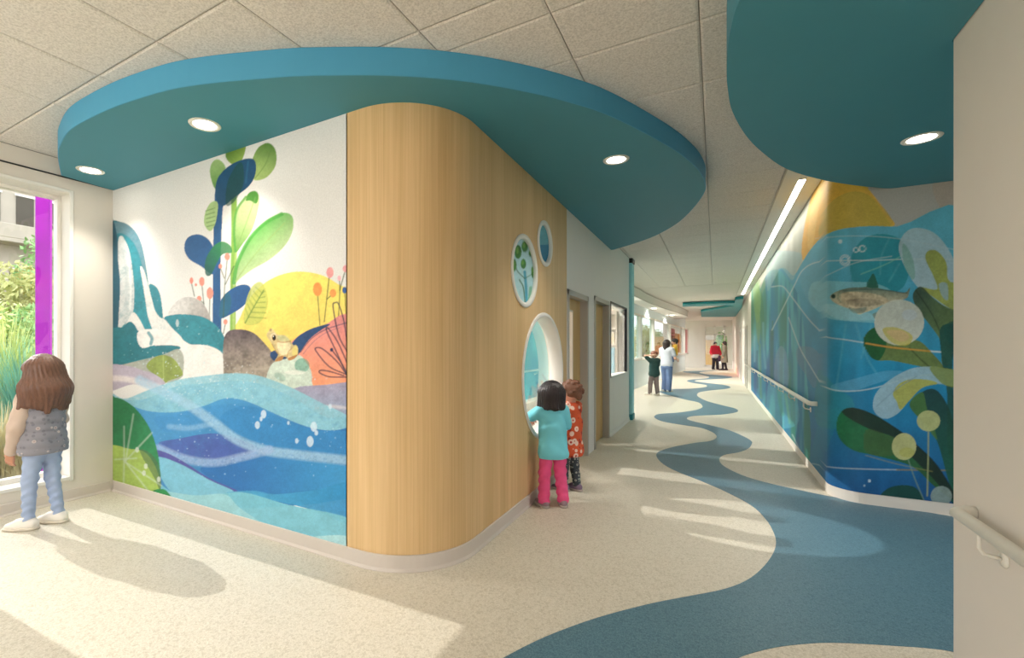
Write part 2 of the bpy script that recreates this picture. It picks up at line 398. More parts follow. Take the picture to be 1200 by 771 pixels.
# alcove and the corridor's right wall (one folded wall carrying the fish mural)
rc_o = arc(XR + RR, YF + RR, RR, 180 * D2R, 270 * D2R, 12)
rc_i = arc(XR + RR, YF + RR, RR - TH, 180 * D2R, 270 * D2R, 12)
YMU = 17.0
wr = MB().prism([(XR, YE)] + rc_o + [(3.5, YF), (3.5, YF + TH)] + rc_i[::-1] + [(XR + TH, YE)], 0, ZC)
struct(wr.build('wall_corridor_right', 'wall_paint'))
struct(ribbon(MB(), YN - 0.2, YF, 0, ZC, [(YN + 0.15, YF - 0.25, 0.3, 2.6)], 3.5, 3.6, MX(0)).build('wall_alcove', 'wall_paint'))  # opening added to let daylight in from the right
struct(MB().box(XR + 0.16, 3.5, YN - 0.2, YN - 0.05, 0, ZC).build('wall_alcove_side', 'wall_paint'))
# baseboards (cove base with a small toe)
def baseboard(name, path, off=1, h=0.1, mat='base_trim', t=0.012):
    """path: plan polyline with the room on its right-hand side (off=1) or left (-1)"""
    n = len(path); nr = []
    for i in range(n):
        a = Vector(path[max(i - 1, 0)]); b = Vector(path[min(i + 1, n - 1)]); d = (b - a).normalized(); nr.append(Vector((d.y, -d.x)) * off)
    prof = [(0.001, 0), (t + 0.012, 0), (t + 0.012, 0.006), (t + 0.002, 0.02), (t, h - 0.004), (t - 0.004, h), (0.001, h)]
    vs = []; m = len(prof); fs = []
    for p, q in zip(path, nr):
        for a, z in prof: vs.append((p[0] + q.x * a, p[1] + q.y * a, z))
    for i in range(n - 1):
        for k in range(m):
            k2 = (k + 1) % m; f = (i * m + k, i * m + k2, (i + 1) * m + k2, (i + 1) * m + k); fs.append(f if off < 0 else f[::-1])
    fs += [tuple(range(m)), tuple((n - 1) * m + k for k in range(m))]
    b = MB().add(vs, fs)
    return struct(b.build(name, mat))
baseboard('baseboard_center', [(XL + 0.03, YM)] + out + [(XW, D1[0] - 0.05)])
baseboard('baseboard_left', [(XL, YM - 0.03), (XL, -3.9)], -1)
baseboard('baseboard_corridor_right', [(XR, YE - 0.1), (XR, 9.0)] + rc_o + [(3.48, YF)], -1)
baseboard('baseboard_corridor_left', [(XW, D2[1] + 0.07), (XW, 9.33)], 1, 0.06, 'corridor_paint')

# ------------------------------------------------------------------ rooms behind the left wall (seen through portholes, doors and window)
struct(MB().box(-3.0, XW - TH, YWE - 0.04, YWE + 0.05, 0, ZC).build('wall_partition', 'white_paint'))
struct(MB().box(-3.0, XW - TH, 9.24, 9.36, 0, ZC).build('wall_partition_end', 'cream_trim'))
gl = ribbon(MB(), YM + TH, 9.36, 0, ZC, [(2.5, 5.0, 0.1, 3.0), (5.2, 7.2, 0.1, 3.0), (7.3, 9.2, 0.1, 3.0)], -3.1, -3.0, MX(0))
struct(gl.build('wall_outer', 'white_paint'))

# ------------------------------------------------------------------ windows
def window(name, frame_mb, pane_mb, fm='white_paint', gm='glass', label=None):
    w = struct(empty(name)); frame_mb.build('frame', fm, w)
    if pane_mb: pane_mb.build('pane', gm, w)
    if label: w['label'] = label
    return w
# big window on the left
fr = MB(); xg = XL - 0.22
y0, y1, z0, z1 = WIN
lights_ = [(-3.0 + 0.05, -2.5), (-2.44, -1.05), (-0.99, 0.4), (0.46, y1 - 0.035)]
lights_ = [(y0 + 0.035, y1 - 0.035)]
fr.prism(rect(y0 + 0.002, y1 - 0.006, z0 + 0.031, z1 - 0.006), xg - 0.03, xg + 0.05, MX(0), holes=[rect(a, b, z0 + 0.07, z1 - 0.035) for a, b in lights_])
w1 = window('window_1', fr, MB().box(xg, xg + 0.008, y0 + 0.03, y1 - 0.03, z0 + 0.065, z1 - 0.03), label='tall window beside the girl with white frame')
MB().box(XL - 0.25, XL + 0.001, y1 - 0.004, y1 - 0.0005, z0, z1 - 0.004).build('jamb', 'white_paint', w1)
MB().bbox(XL - 0.25, XL + 0.015, y0 + 0.002, y1 - 0.005, z0 + 0.0005, z0 + 0.03, 0.003).build('sill', 'white_paint', w1)
MB().box(XL - 0.25, XL + 0.001, y0, y1 - 0.004, z1 - 0.004, z1 - 0.0005).build('head', 'white_paint', w1)
MB().bbox(XL, XL + 0.012, y1 - 0.01, y1 + 0.02, z0 - 0.01, z1 + 0.025, 0.003).build('casing', 'white_paint', w1)
MB().bbox(XL, XL + 0.012, y0, y1, z1 + 0.0, z1 + 0.025, 0.003).build('casing', 'white_paint', w1)
# portholes
PW = []
for i, (y, z, r) in enumerate(PORT):
    M = Matrix.Translation((XW, y, z)) @ Matrix.Rotation(math.pi / 2, 4, 'Y')
    t = 0.026; dep = TH - 0.02 if i == 0 else 0.02
    f = MB().lathe([(r - 0.012, -dep - 0.012), (r - 0.012, 0.008), (r + 0.0, 0.014), (r + t, 0.012), (r + t + 0.004, 0.006), (r + t + 0.004, 0.0005), (r - 0.001, 0.0005), (r - 0.001, -dep - 0.012)], 64, M)
    lab = ['large low round porthole the two children look into', 'middle-sized round porthole high on the wood wall', 'smallest round porthole, topmost on the wood wall'][i]
    w = struct(empty('window_%d' % (i + 2), (XW, y, z))); w['label'] = lab; PW.append(w)
    o = f.build('frame', 'white_paint', None, True); o.parent = w; o.matrix_parent_inverse = Matrix.Translation((-XW, -y, -z))
    if i == 0:
        g = MB().lathe([(0.0001, -dep), (r - 0.011, -dep), (r - 0.011, -dep - 0.008), (0.0001, -dep - 0.008)], 48, M).build('pane', 'glass', None)
        g.parent = w; g.matrix_parent_inverse = Matrix.Translation((-XW, -y, -z))
# corridor window with thin dark frame
y0, y1, z0, z1 = WN; fr = MB()
for a in ((y0, y0 + 0.025, z0, z1), (y1 - 0.025, y1, z0, z1), (y0, y1, z1 - 0.025, z1)): fr.bbox(XW - 0.035, XW + 0.010, *a, 0.003)
w5 = window('window_5', fr, MB().box(XW - 0.03, XW - 0.024, y0 + 0.02, y1 - 0.02, z0 + 0.02, z1 - 0.02), 'dark_metal', label='interior window with thin dark frame in the corridor wall')
MB().bbox(XW - 0.12, XW + 0.02, y0, y1, z0, z0 + 0.03, 0.003).build('sill', 'white_paint', w5)
# glazing behind
for i, (a, b) in enumerate(((2.5, 5.0), (5.2, 7.2), (7.3, 9.2))):
    fr = MB(); fr.box(-3.08, -3.02, a, a + 0.04, 0.1, 3.0).box(-3.08, -3.02, b - 0.04, b, 0.1, 3.0).box(-3.08, -3.02, a, b, 0.1, 0.14).box(-3.08, -3.02, a, b, 2.96, 3.0)
    window('window_%d' % (6 + i), fr, MB().box(-3.054, -3.048, a + 0.03, b - 0.03, 0.13, 2.97))
fr = MB(); a, b = YN + 0.15, YF - 0.25  # unseen alcove window, added to light the wood and left corridor walls
fr.box(3.53, 3.58, a, a + 0.04, 0.3, 2.6).box(3.53, 3.58, b - 0.04, b, 0.3, 2.6).box(3.53, 3.58, a + 0.04, b - 0.04, 0.3, 0.34).box(3.53, 3.58, a + 0.04, b - 0.04, 2.56, 2.6)
window('window_21', fr, MB().box(3.55, 3.556, a + 0.03, b - 0.03, 0.33, 2.57))
fr = MB(); a, b = WIN2
fr.box(XL - 0.25, XL - 0.18, a, a + 0.04, 0.19, 2.795).box(XL - 0.25, XL - 0.18, b - 0.04, b, 0.19, 2.795).box(XL - 0.25, XL - 0.18, a + 0.04, b - 0.04, 0.19, 0.23).box(XL - 0.25, XL - 0.18, a + 0.04, b - 0.04, 2.755, 2.795)
window('window_22', fr, MB().box(XL - 0.22, XL - 0.214, a + 0.03, b - 0.03, 0.22, 2.765))
for i, (a, b) in enumerate(((-5.0, -2.15), (-2.05, 0.85))):
    fr = MB(); fr.box(a, a + 0.05, -4.14, -4.06, 0.1, 2.98).box(b - 0.05, b, -4.14, -4.06, 0.1, 2.98).box(a, b, -4.14, -4.06, 0.1, 0.15).box(a, b, -4.14, -4.06, 2.93, 2.98)
    window('window_%d' % (9 + i), fr, MB().box(a + 0.04, b - 0.04, -4.104, -4.096, 0.14, 2.94))

# ------------------------------------------------------------------ doors
def door(name, y0, y1, h, glass_y, glass_z, label, handle=True):
    d = struct(empty(name, (XW, y0, 0))); d['label'] = label
    inv = Matrix.Translation((-XW, -y0, 0))
    def add(o): o.matrix_parent_inverse = inv; return o
    f = MB()                                                          # steel frame: casing and jambs
    f.bbox(XW - TH, XW + 0.012, y0 - 0.05, y0 + 0.012, 0, h + 0.05, 0.003); f.bbox(XW - TH, XW + 0.012, y1 - 0.012, y1 + 0.05, 0, h + 0.05, 0.003)
    f.bbox(XW - TH, XW + 0.012, y0 - 0.05, y1 + 0.05, h - 0.012, h + 0.05, 0.003)
    add(f.build('frame', 'frame_grey', d))
    x0, x1 = XW - 0.13, XW - 0.085
    leaf = MB().prism(rect(y0 + 0.014, y1 - 0.014, 0.008, h - 0.015), x0, x1, MX(0), holes=[rect(glass_y[0], glass_y[1], glass_z[0], glass_z[1])])
    lf = add(leaf.build('door_leaf', 'door_wood', d))
    b = MB(); t = 0.02; gy0, gy1 = glass_y; gz0, gz1 = glass_z
    for a in ((gy0, gy0 + t, gz0, gz1), (gy1 - t, gy1, gz0, gz1), (gy0, gy1, gz0, gz0 + t), (gy0, gy1, gz1 - t, gz1)): b.bbox(x0 - 0.004, x1 + 0.006, *a, 0.002)
    b.build('glazing_bead', 'cream_trim', lf)
    MB().box(x0 + 0.018, x0 + 0.024, gy0 + 0.01, gy1 - 0.01, gz0 + 0.01, gz1 - 0.01).build('pane', 'glass', lf)
    if handle:
        hy = y0 + 0.085
        MB().bbox(x1, x1 + 0.008, hy - 0.025, hy + 0.025, 0.86, 1.06, 0.002).tube([(x1, hy, 0.95), (x1 + 0.05, hy, 0.95), (x1 + 0.055, hy + 0.03, 0.95), (x1 + 0.055, hy + 0.12, 0.95)], 0.009, 8).build('handle', 'steel', lf)
    return d
door('door_1', *D1, (5.30, 5.66), (0.35, 1.84), 'maple door with tall glass panel behind the children', handle=False)
door('door_2', *D2, (6.60, 6.80), (0.35, 1.84), 'maple door with narrow glass strip next to the corridor window')
for i, (a, b) in enumerate(((18.4, 19.4), (22.2, 23.3))):
    d = struct(empty('door_%d' % (i + 3), (XR, a, 0))); inv = Matrix.Translation((-XR, -a, 0))
    f = MB(); f.bbox(XR - 0.03, XR - 0.001, a - 0.06, a, 0, 2.1).bbox(XR - 0.03, XR - 0.001, b, b + 0.06, 0, 2.1).bbox(XR - 0.03, XR - 0.001, a, b, 2.04, 2.1)
    o = f.build('frame', 'frame_grey', d); o.matrix_parent_inverse = inv
    o = MB().box(XR - 0.012, XR - 0.001, a, b, 0.005, 2.04).build('door_leaf', 'frame_grey', d); o.matrix_parent_inverse = inv
    o2 = MB().tube([(XR - 0.012, a + 0.1, 0.95), (XR - 0.07, a + 0.1, 0.95), (XR - 0.07, a + 0.22, 0.95)], 0.01, 6).build('handle', 'steel', d); o2.matrix_parent_inverse = inv
    d['label'] = ['grey door in the corridor right wall just past the mural', 'farther grey door in the corridor right wall'][i]

# ------------------------------------------------------------------ ceiling clouds (teal soffits)
S1 = [(73,206),(70,192),(68.8,179),(71.4,170),(78,158),(89.5,148),(114,135),(145,122),(197,106.4),(245,98.5),(300,93.4),(345,90),(390,89),(445,89),(500,91.5),(548,96.5),(595,104),(640,113.4),(672,122),(705,132.5),(744,150.5),(785,173),(806,188),(819,201),(826,216),(823.5,228),(810,246),(792.6,262),(768,276),(744,285),(719,292.6)]
s1 = spline([on_z(px, py, ZS) for px, py in S1], 4, closed=False)
s1 = [(max(x, XL + 0.004), y) for x, y in s1]
s1 = [p for k, p in enumerate(s1) if k == 0 or abs(p[0] - s1[k - 1][0]) + abs(p[1] - s1[k - 1][1]) > 1e-4]
poly = s1 + [(XW + 0.004, s1[-1][1])] + [(XW - 0.02, s1[-1][1]), (XW - 0.02, 3.0), (-2.0, YM + 0.02), (XL + 0.004, YM + 0.02)]
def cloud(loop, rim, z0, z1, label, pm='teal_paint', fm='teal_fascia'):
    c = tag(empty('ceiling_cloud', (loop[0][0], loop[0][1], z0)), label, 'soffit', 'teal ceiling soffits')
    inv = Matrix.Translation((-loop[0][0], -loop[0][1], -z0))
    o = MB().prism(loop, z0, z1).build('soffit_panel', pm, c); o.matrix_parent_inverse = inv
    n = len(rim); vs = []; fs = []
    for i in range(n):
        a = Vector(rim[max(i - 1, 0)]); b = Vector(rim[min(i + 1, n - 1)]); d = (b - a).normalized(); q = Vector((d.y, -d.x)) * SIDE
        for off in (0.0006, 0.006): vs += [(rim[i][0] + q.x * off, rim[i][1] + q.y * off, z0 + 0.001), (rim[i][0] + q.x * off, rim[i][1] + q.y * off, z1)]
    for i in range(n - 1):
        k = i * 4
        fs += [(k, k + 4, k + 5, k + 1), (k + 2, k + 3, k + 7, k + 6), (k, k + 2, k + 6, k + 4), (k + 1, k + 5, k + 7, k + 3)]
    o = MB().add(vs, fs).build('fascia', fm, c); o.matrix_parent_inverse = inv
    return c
SIDE = 1
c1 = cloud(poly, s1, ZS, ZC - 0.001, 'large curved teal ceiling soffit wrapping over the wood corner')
S2 = [(905,-60),(867,0),(855.4,39),(852.8,65),(851.5,85),(852.8,104),(858,130),(873.6,158),(894,179),(923,198.5),(965,211),(1005,217.5),(1045,221.5)]
s2 = spline([on_z(px, py, ZS2) for px, py in S2], 4, closed=False)
s2 = [(x, min(y, YF - 0.004)) for x, y in s2]
xe = s2[-1][0]
poly = s2 + [(3.48, YF - 0.004), (3.48, YN - 0.04), (XR + 0.165, YN - 0.04), (XR + 0.165, YN + 0.004), (XR - 0.004, YN + 0.004), (XR - 0.004, s2[0][1] - 0.1), (s2[0][0] + 0.1, s2[0][1] - 0.1)]
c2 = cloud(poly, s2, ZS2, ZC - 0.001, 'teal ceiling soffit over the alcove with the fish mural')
S3 = [(800,357),(830,356),(850,355.3),(861,355),(862,351),(871,350),(869,360),(864,371),(845,371.5),(822,371.5),(821.5,365),(835,363),(850,360.5),(861,358.5),(850,358),(830,358.5),(800,359.5)]
z3 = 2.97
s3 = [on_z(px, py, z3) for px, py in S3]
s3 = [(min(x, XR - 0.01), y) for x, y in s3]
c3 = cloud(s3, s3, z3, ZC - 0.03, 'hooked deep teal ceiling soffit near the corridor far end', 'teal_deep', 'teal_deep')

# ------------------------------------------------------------------ luminaires
def downlight(px, py, z, label):
    x, y = on_z(px, py, z)
    d = tag(empty('downlight', (x, y, z)), label, 'ceiling light', 'recessed downlights in the soffits')
    MB().lathe([(0.072, -0.004), (0.098, -0.006), (0.102, -0.001), (0.072, -0.0005)], 32).build('trim_ring', 'white_paint', d, True)
    MB().lathe([(0.0001, -0.003), (0.073, -0.003), (0.073, -0.0005), (0.0001, -0.0005)], 32).build('lens', 'lamp_lens', d)
    l = bpy.data.lights.new('lamp', 'SPOT'); l.energy = 30; l.spot_size = math.radians(104); l.spot_blend = 0.8; l.color = (1, 0.93, 0.83); l.shadow_soft_size = 0.07
    lo = bpy.data.objects.new('lamp', l); COL.objects.link(lo); lo.parent = d; lo.location = (0, 0, -0.02)
    return d
downlight(240, 146, ZS, 'round downlight over the leafy plant of the waterfall mural')
downlight(106, 199.5, ZS, 'round downlight near the window, leftmost one')
downlight(722, 187, ZS, 'round downlight over the corridor right of the wood wall')
downlight(1080, 162, ZS2, 'round downlight in the soffit above the fish mural')
def fill_downlight(x, y, z, label):
    d = tag(empty('downlight', (x, y, z)), label, 'ceiling light', 'downlights beyond the corridor')
    MB().lathe([(0.09, -0.004), (0.11, -0.006), (0.114, -0.001), (0.09, -0.0005)], 20).build('trim_ring', 'white_paint', d, True)
    MB().lathe([(0.0001, -0.003), (0.09, -0.003), (0.09, -0.0005), (0.0001, -0.0005)], 20).build('lens', 'lamp_lens', d)
    l = bpy.data.lights.new('lamp', 'SPOT'); l.energy = 130; l.spot_size = math.radians(150); l.spot_blend = 0.9; l.color = (1, 0.95, 0.88); l.shadow_soft_size = 0.09
    lo = bpy.data.objects.new('lamp', l); COL.objects.link(lo); lo.parent = d; lo.location = (0, 0, -0.02)
for k, y in enumerate((11.0, 14.5, 18.5, 23.0)): fill_downlight((-2.35, -2.2, -1.95, -1.7)[k], y, 2.80, ['first', 'second', 'third', 'fourth'][k] + ' downlight in the lounge ceiling, counted from the teal column')  # fill fixtures added to brighten the lounge
for k, y in enumerate((21.0, 25.5, 30.0, 37.0)): fill_downlight(-0.3, y, ZC, ['nearest downlight in the far corridor ceiling past the hooked soffit', 'middle downlight in the far corridor ceiling', 'farthest downlight in the far corridor ceiling before the glazing', 'downlight in the entry behind the far glazing'][k])  # added to lift the dim far corridor and entry
for k, (x, y) in enumerate(((-2.2, 8.2), (-2.2, 6.2), (-2.2, 3.6))): fill_downlight(x, y, ZC, ['downlight in the side room by the cream shelves', 'downlight in the side room by the striped board', 'downlight in the nook behind the large porthole'][k])  # added so the rooms behind the glass look brighter
ll = tag(empty('linear_light', (0.76, 4.9, ZC)), 'long white linear light running along the corridor right wall', 'ceiling light')
inv = Matrix.Translation((-0.76, -4.9, -ZC))
hb = MB(); hb.bbox(0.59, 0.725, 4.9, 17.6, ZC - 0.010, ZC - 0.0005, 0.002).bbox(0.785, XR - 0.005, 4.9, 17.6, ZC - 0.010, ZC - 0.0005, 0.002).bbox(0.725, 0.785, 4.9, 5.80, ZC - 0.010, ZC - 0.0005, 0.002)
o = hb.build('housing', 'white_paint', ll); o.matrix_parent_inverse = inv
o = MB().box(0.725, 0.785, 5.805, 17.6, ZC - 0.007, ZC - 0.0005).build('lens', 'linear_lens', ll); o.matrix_parent_inverse = inv
o = MB().box(0.575, 0.589, 4.9, 17.6, ZC - 0.016, ZC - 0.0005).build('edge_trim', 'frame_grey', ll); o.matrix_parent_inverse = inv
# more of the corridor's linear light beyond
MB().box(0.585, XR, 17.6, YE, ZC, ZC + 0.016).build('ceiling_field', 'acoustic_tile', ceiling)

# ------------------------------------------------------------------ handrails
def handrail(path, brackets, wallx, label, r=0.024):
    h = tag(empty('handrail', (path[1][0], path[1][1], 0)), label, 'handrail', 'wall handrails')
    inv = Matrix.Translation((-path[1][0], -path[1][1], 0))
    o = MB().tube(path, r, 14).build('rail', 'rail_paint', h, True); o.matrix_parent_inverse = inv
    for by in brackets:
        x, z = path[2][0], path[2][2]
        b = MB().tube([(x, by, z - 0.02), (x, by, z - 0.075), (x + 0.012, by, z - 0.095), (x + 0.03, by, z - 0.1), (wallx - 0.008, by, z - 0.105)], 0.007, 8)
        M = Matrix.Translation((wallx, by, z - 0.105)) @ Matrix.Rotation(-math.pi / 2, 4, 'Y')
        b.lathe([(0.0001, 0.012), (0.026, 0.010), (0.03, 0.004), (0.03, 0.0008), (0.0001, 0.0008)], 18, M)
        o = b.build('bracket', 'rail_paint', h, True); o.matrix_parent_inverse = inv
    return h
zr = 0.72; xr = XR - 0.068; yr = 2.72
ret = [(XR - 0.002, yr, zr), (XR - 0.03, yr, zr)] + [(xr + 0.03 - 0.03 * math.sin(t), yr - 0.03 + 0.03 * math.cos(t), zr) for t in (0.3, 0.8, 1.2, 1.5)]
handrail(ret[:2] + [(xr, yr - 0.04, zr)] + [(xr, -3.0, zr)], [2.5, 1.4, 0.3], XR, 'cream handrail on the near right wall, closest to the viewer')
zr2 = 0.80; ys = 6.15
handrail([(XR - 0.002, ys - 0.03, zr2), (XR - 0.05, ys - 0.03, zr2), (xr, ys + 0.03, zr2), (xr, 18.2, zr2)], [6.5, 7.7, 8.9, 10.1, 11.4, 13.0, 15.0, 17.0], XR, 'pale handrail running along the fish mural in the corridor')

# ------------------------------------------------------------------ teal column
tc_ = tag(empty('column', (XW, 9.5, 0)), 'slim teal column at the end of the corridor left wall', 'column')
inv = Matrix.Translation((-XW, -9.5, 0))
o = MB().bbox(-1.60, -1.372, 9.37, 9.62, 0.11, 2.99, 0.01).build('shaft', 'teal_column', tc_); o.matrix_parent_inverse = inv
o = MB().bbox(-1.61, -1.362, 9.365, 9.63, 0.0, 0.11, 0.005).build('base', 'teal_deep', tc_); o.matrix_parent_inverse = inv
o = MB().bbox(-1.61, -1.362, 9.365, 9.63, 2.99, ZC, 0.005).build('cap', 'dark_metal', tc_); o.matrix_parent_inverse = inv

# ------------------------------------------------------------------ lounge side wall with tinted windows, and the glazed far end
LA, LBp = Vector((-2.62, 9.4)), Vector((-1.58, 31.5))
ld = (LBp - LA).normalized(); ln = Vector((ld.y, -ld.x)); LL = (LBp - LA).length
ML = Matrix(((ld.x, 0, ln.x, LA.x), (ld.y, 0, ln.y, LA.y), (0, 1, 0, 0), (0, 0, 0, 1)))      # local (along, height, out)
def along(px):
    r = ray(px, HOR); # intersect in plan
    det = r[0] * (-ld.y) - r[1] * (-ld.x)
    t = (LA.x * (-ld.y) - LA.y * (-ld.x)) / det
    return (r[0] * t - LA.x) * ld.x + (r[1] * t - LA.y) * ld.y
cuts = [1.0] + [along(p) for p in (751, 766, 785.5, 797.5, 802.5, 806)]
wz0, wz1 = 0.96, 2.5
holes = [rect(cuts[i] + 0.08, cuts[i + 1] - 0.08, wz0, wz1) for i in range(len(cuts) - 1)]
struct(ribbon(MB(), 0, LL, 0, ZC, [(h[0][0], h[1][0], wz0, wz1) for h in holes], -0.12, 0, ML).build('wall_lounge', 'pale_wall'))
tints = ['glass_green', 'glass_green', 'glass', 'glass', 'glass', 'glass_pink']
for i, hl in enumerate(holes):
    a, b = hl[0][0], hl[1][0]; f = MB(); t = 0.05
    for q in ((a, a + t, wz0, wz1), (b - t, b, wz0, wz1), (a, b, wz0, wz0 + t), (a, b, wz1 - t, wz1)): f.box(*q, -0.1, 0.02, ML)
    w = window('window_%d' % (11 + i), f, MB().box(a + 0.04, b - 0.04, wz0 + 0.04, wz1 - 0.04, -0.06, -0.052, ML), 'white_paint', tints[i])
    w['label'] = '%s lounge window along the pale wall, counted from the teal column' % ['first', 'second', 'third', 'fourth', 'fifth', 'sixth'][i]
    if i in (3,):
        MB().box(a + 0.05, (a + b) / 2, wz0 + 0.5, wz1 - 0.2, -0.05, -0.045, ML).build('tinted_pane', 'glass_pink', w)
        MB().box((a + b) / 2, b - 0.05, wz0 + 0.1, wz1 - 0.4, -0.05, -0.045, ML).build('tinted_pane', 'glass_orange', w)
ls = MB().box(0.9, cuts[-1], 0.925, 0.958, 0.001, 0.06, ML); struct(ls.build('trim_2', 'white_paint'))
# far end: white wall with a glazed entry
xa = YE * (ray(826, 0)[0] / ray(826, 0)[1]); xb = YE * (ray(861, 0)[0] / ray(861, 0)[1])
struct(MB().prism(rect(-3.1, 3.6, 0, ZC), YE, YE + 0.12, MY(0), holes=[rect(xa, xb, 0.12, 2.75)]).build('wall_far', 'white_paint'))
f = MB(); n = 3
for k in range(n + 1):
    x = xa + (xb - xa) * k / n; f.box(x - 0.04, x + 0.04, YE + 0.02, YE + 0.1, 0.12, 2.75)
f.box(xa, xb, YE + 0.02, YE + 0.1, 2.15, 2.23).box(xa, xb, YE + 0.02, YE + 0.1, 0.12, 0.2).box(xa, xb, YE + 0.02, YE + 0.1, 2.67, 2.75)
window('window_20', f, MB().box(xa, xb, YE + 0.055, YE + 0.062, 0.14, 2.73), label='glazed entry at the far end of the corridor')
struct(MB().box(-3.1, 3.6, 39.9, 40.0, 0, ZC).build('wall_entry', 'cream_trim'))
ep = tag(empty('door_panel', (-0.1, 39.85, 0)), 'pale wooden double door seen through the far glazing', 'door')
for k in (0, 1): 
    MB().bbox(-1.0 + k * 0.9, -0.12 + k * 0.9, -0.03, 0.03, 0.0, 1.9, 0.01).build('door_leaf', 'door_wood', ep)
# ------------------------------------------------------------------ murals: flat prints, drawn shape by shape
class Paint:
    def __init__(s, px, py, bg):
        s.x = px; s.y = py; s.c = np.tile(lin(bg), (len(px), 1)); s.T = (0.0, 0.0, 1.0)
        rs = np.random.RandomState(4); s.tab = rs.rand(64, 64)
        s.jit = [(-0.25, -0.25), (0.25, -0.25), (-0.25, 0.25), (0.25, 0.25)]
    def use(s, ox=0.0, oy=0.0, sc=1.0): s.T = (ox, oy, sc); return s
    def tp(s, pts): ox, oy, sc = s.T; return np.array([(ox + p[0] / sc, oy + p[1] / sc) for p in pts], float)
    def noise(s, x, y):
        xi = np.floor(x).astype(int); yi = np.floor(y).astype(int); fx = x - xi; fy = y - yi
        fx = fx * fx * (3 - 2 * fx); fy = fy * fy * (3 - 2 * fy); t = s.tab
        g = lambda a, b: t[a % 64, b % 64]
        return (g(xi, yi) * (1 - fx) + g(xi + 1, yi) * fx) * (1 - fy) + (g(xi, yi + 1) * (1 - fx) + g(xi + 1, yi + 1) * fx) * fy
    def blend(s, idx, a, col, tex):
        x, y = s.x[idx], s.y[idx]
        c = col(x, y) if callable(col) else np.tile(lin(col), (len(idx), 1))
        if tex: c = c * (1 + tex * (s.noise(x / 2.3, y / 2.3) + s.noise(x / 9 + 7, y / 9) - 1))[:, None]
        s.c[idx] = s.c[idx] * (1 - a[:, None]) + np.clip(c, 0, 1) * a[:, None]
    @staticmethod
    def inside(x, y, P):
        r = np.zeros(len(x), bool); n = len(P)
        for i in range(n):
            x1, y1 = P[i]; x2, y2 = P[(i + 1) % n]
            if y1 == y2: continue
            c = ((y1 > y) != (y2 > y)); r ^= c & (x < (x2 - x1) * (y - y1) / (y2 - y1) + x1)
        return r
    def poly(s, pts, col, a=1.0, sm=True, tex=0.12, grain=0.0):
        P = s.tp(pts)
        if sm: P = np.array(spline([tuple(p) for p in P], 5))
        lo, hi = P.min(0) - 0.5, P.max(0) + 0.5
        idx = np.nonzero((s.x > lo[0]) & (s.x < hi[0]) & (s.y > lo[1]) & (s.y < hi[1]))[0]
        if not len(idx): return s
        cov = np.zeros(len(idx))
        for jx, jy in s.jit: cov += s.inside(s.x[idx] + jx, s.y[idx] + jy, P)
        cov = cov / 4 * a
        if grain: cov = cov * np.clip(1 + grain * (s.noise(s.x[idx] / 1.6, s.y[idx] / 1.6) * 2 - 1) + grain * (s.noise(s.x[idx] / 7, s.y[idx] / 7) * 2 - 1), 0, 1)
        k = cov > 0
        s.blend(idx[k], cov[k], col, tex); return s
    def ell(s, cx, cy, rx, ry, col, a=1.0, rot=0.0, tex=0.1):
        t = np.linspace(0, 2 * np.pi, 28, endpoint=False); c, n = math.cos(rot), math.sin(rot)
        return s.poly([(cx + rx * math.cos(q) * c - ry * math.sin(q) * n, cy + rx * math.cos(q) * n + ry * math.sin(q) * c) for q in t], col, a, False, tex)
    def stroke(s, pts, w, col, a=1.0, soft=0.6, tex=0.1, grain=0.0, sm=True):
        P = s.tp(pts)
        if sm and len(P) > 2: P = np.array(spline([tuple(p) for p in P], 6, closed=False))
        w = w / s.T[2] / 2
        lo, hi = P.min(0) - w - 1.5, P.max(0) + w + 1.5
        idx = np.nonzero((s.x > lo[0]) & (s.x < hi[0]) & (s.y > lo[1]) & (s.y < hi[1]))[0]
        if not len(idx): return s
        x, y = s.x[idx], s.y[idx]; d = np.full(len(idx), 1e9)
        for i in range(len(P) - 1):
            ax, ay = P[i]; bx, by = P[i + 1]; dx, dy = bx - ax, by - ay
            t = np.clip(((x - ax) * dx + (y - ay) * dy) / max(dx * dx + dy * dy, 1e-9), 0, 1)
            d = np.minimum(d, np.hypot(x - ax - dx * t, y - ay - dy * t))
        cov = np.clip((w + soft - d) / (2 * soft), 0, 1) * a * min(1.0, max(w / 0.35, 0.35))
        if grain: cov = cov * np.clip(1 + grain * (s.noise(x / 1.5, y / 1.5) * 2 - 1), 0, 1)
        k = cov > 0.004
        s.blend(idx[k], cov[k], col, tex); return s
    def specks(s, x0, x1, y0, y1, n, col, r=(0.4, 1.1), a=0.7, seed=1):
        R = random.Random(seed); T = s.T; s.T = (0, 0, 1)
        for _ in range(n):
            rr = R.uniform(*r); s.ell(R.uniform(x0, x1), R.uniform(y0, y1), rr, rr, col, a * R.uniform(0.4, 1), tex=0)
        s.T = T; return s
def grad(c0, c1, p0, p1):
    """colour running from c0 at pixel p0 to c1 at pixel p1 (paint wash)"""
    a, b = lin(c0), lin(c1); d = np.array(p1, float) - np.array(p0, float); L = d @ d
    def f(x, y):
        t = np.clip(((x - p0[0]) * d[0] + (y - p0[1]) * d[1]) / L, 0, 1)[:, None]; return a * (1 - t) + b * t
    return f
def muted(c, d, g):
    l = (c @ np.array([0.25, 0.6, 0.15]))[:, None]; return (c * (1 - d) + l * d) * g
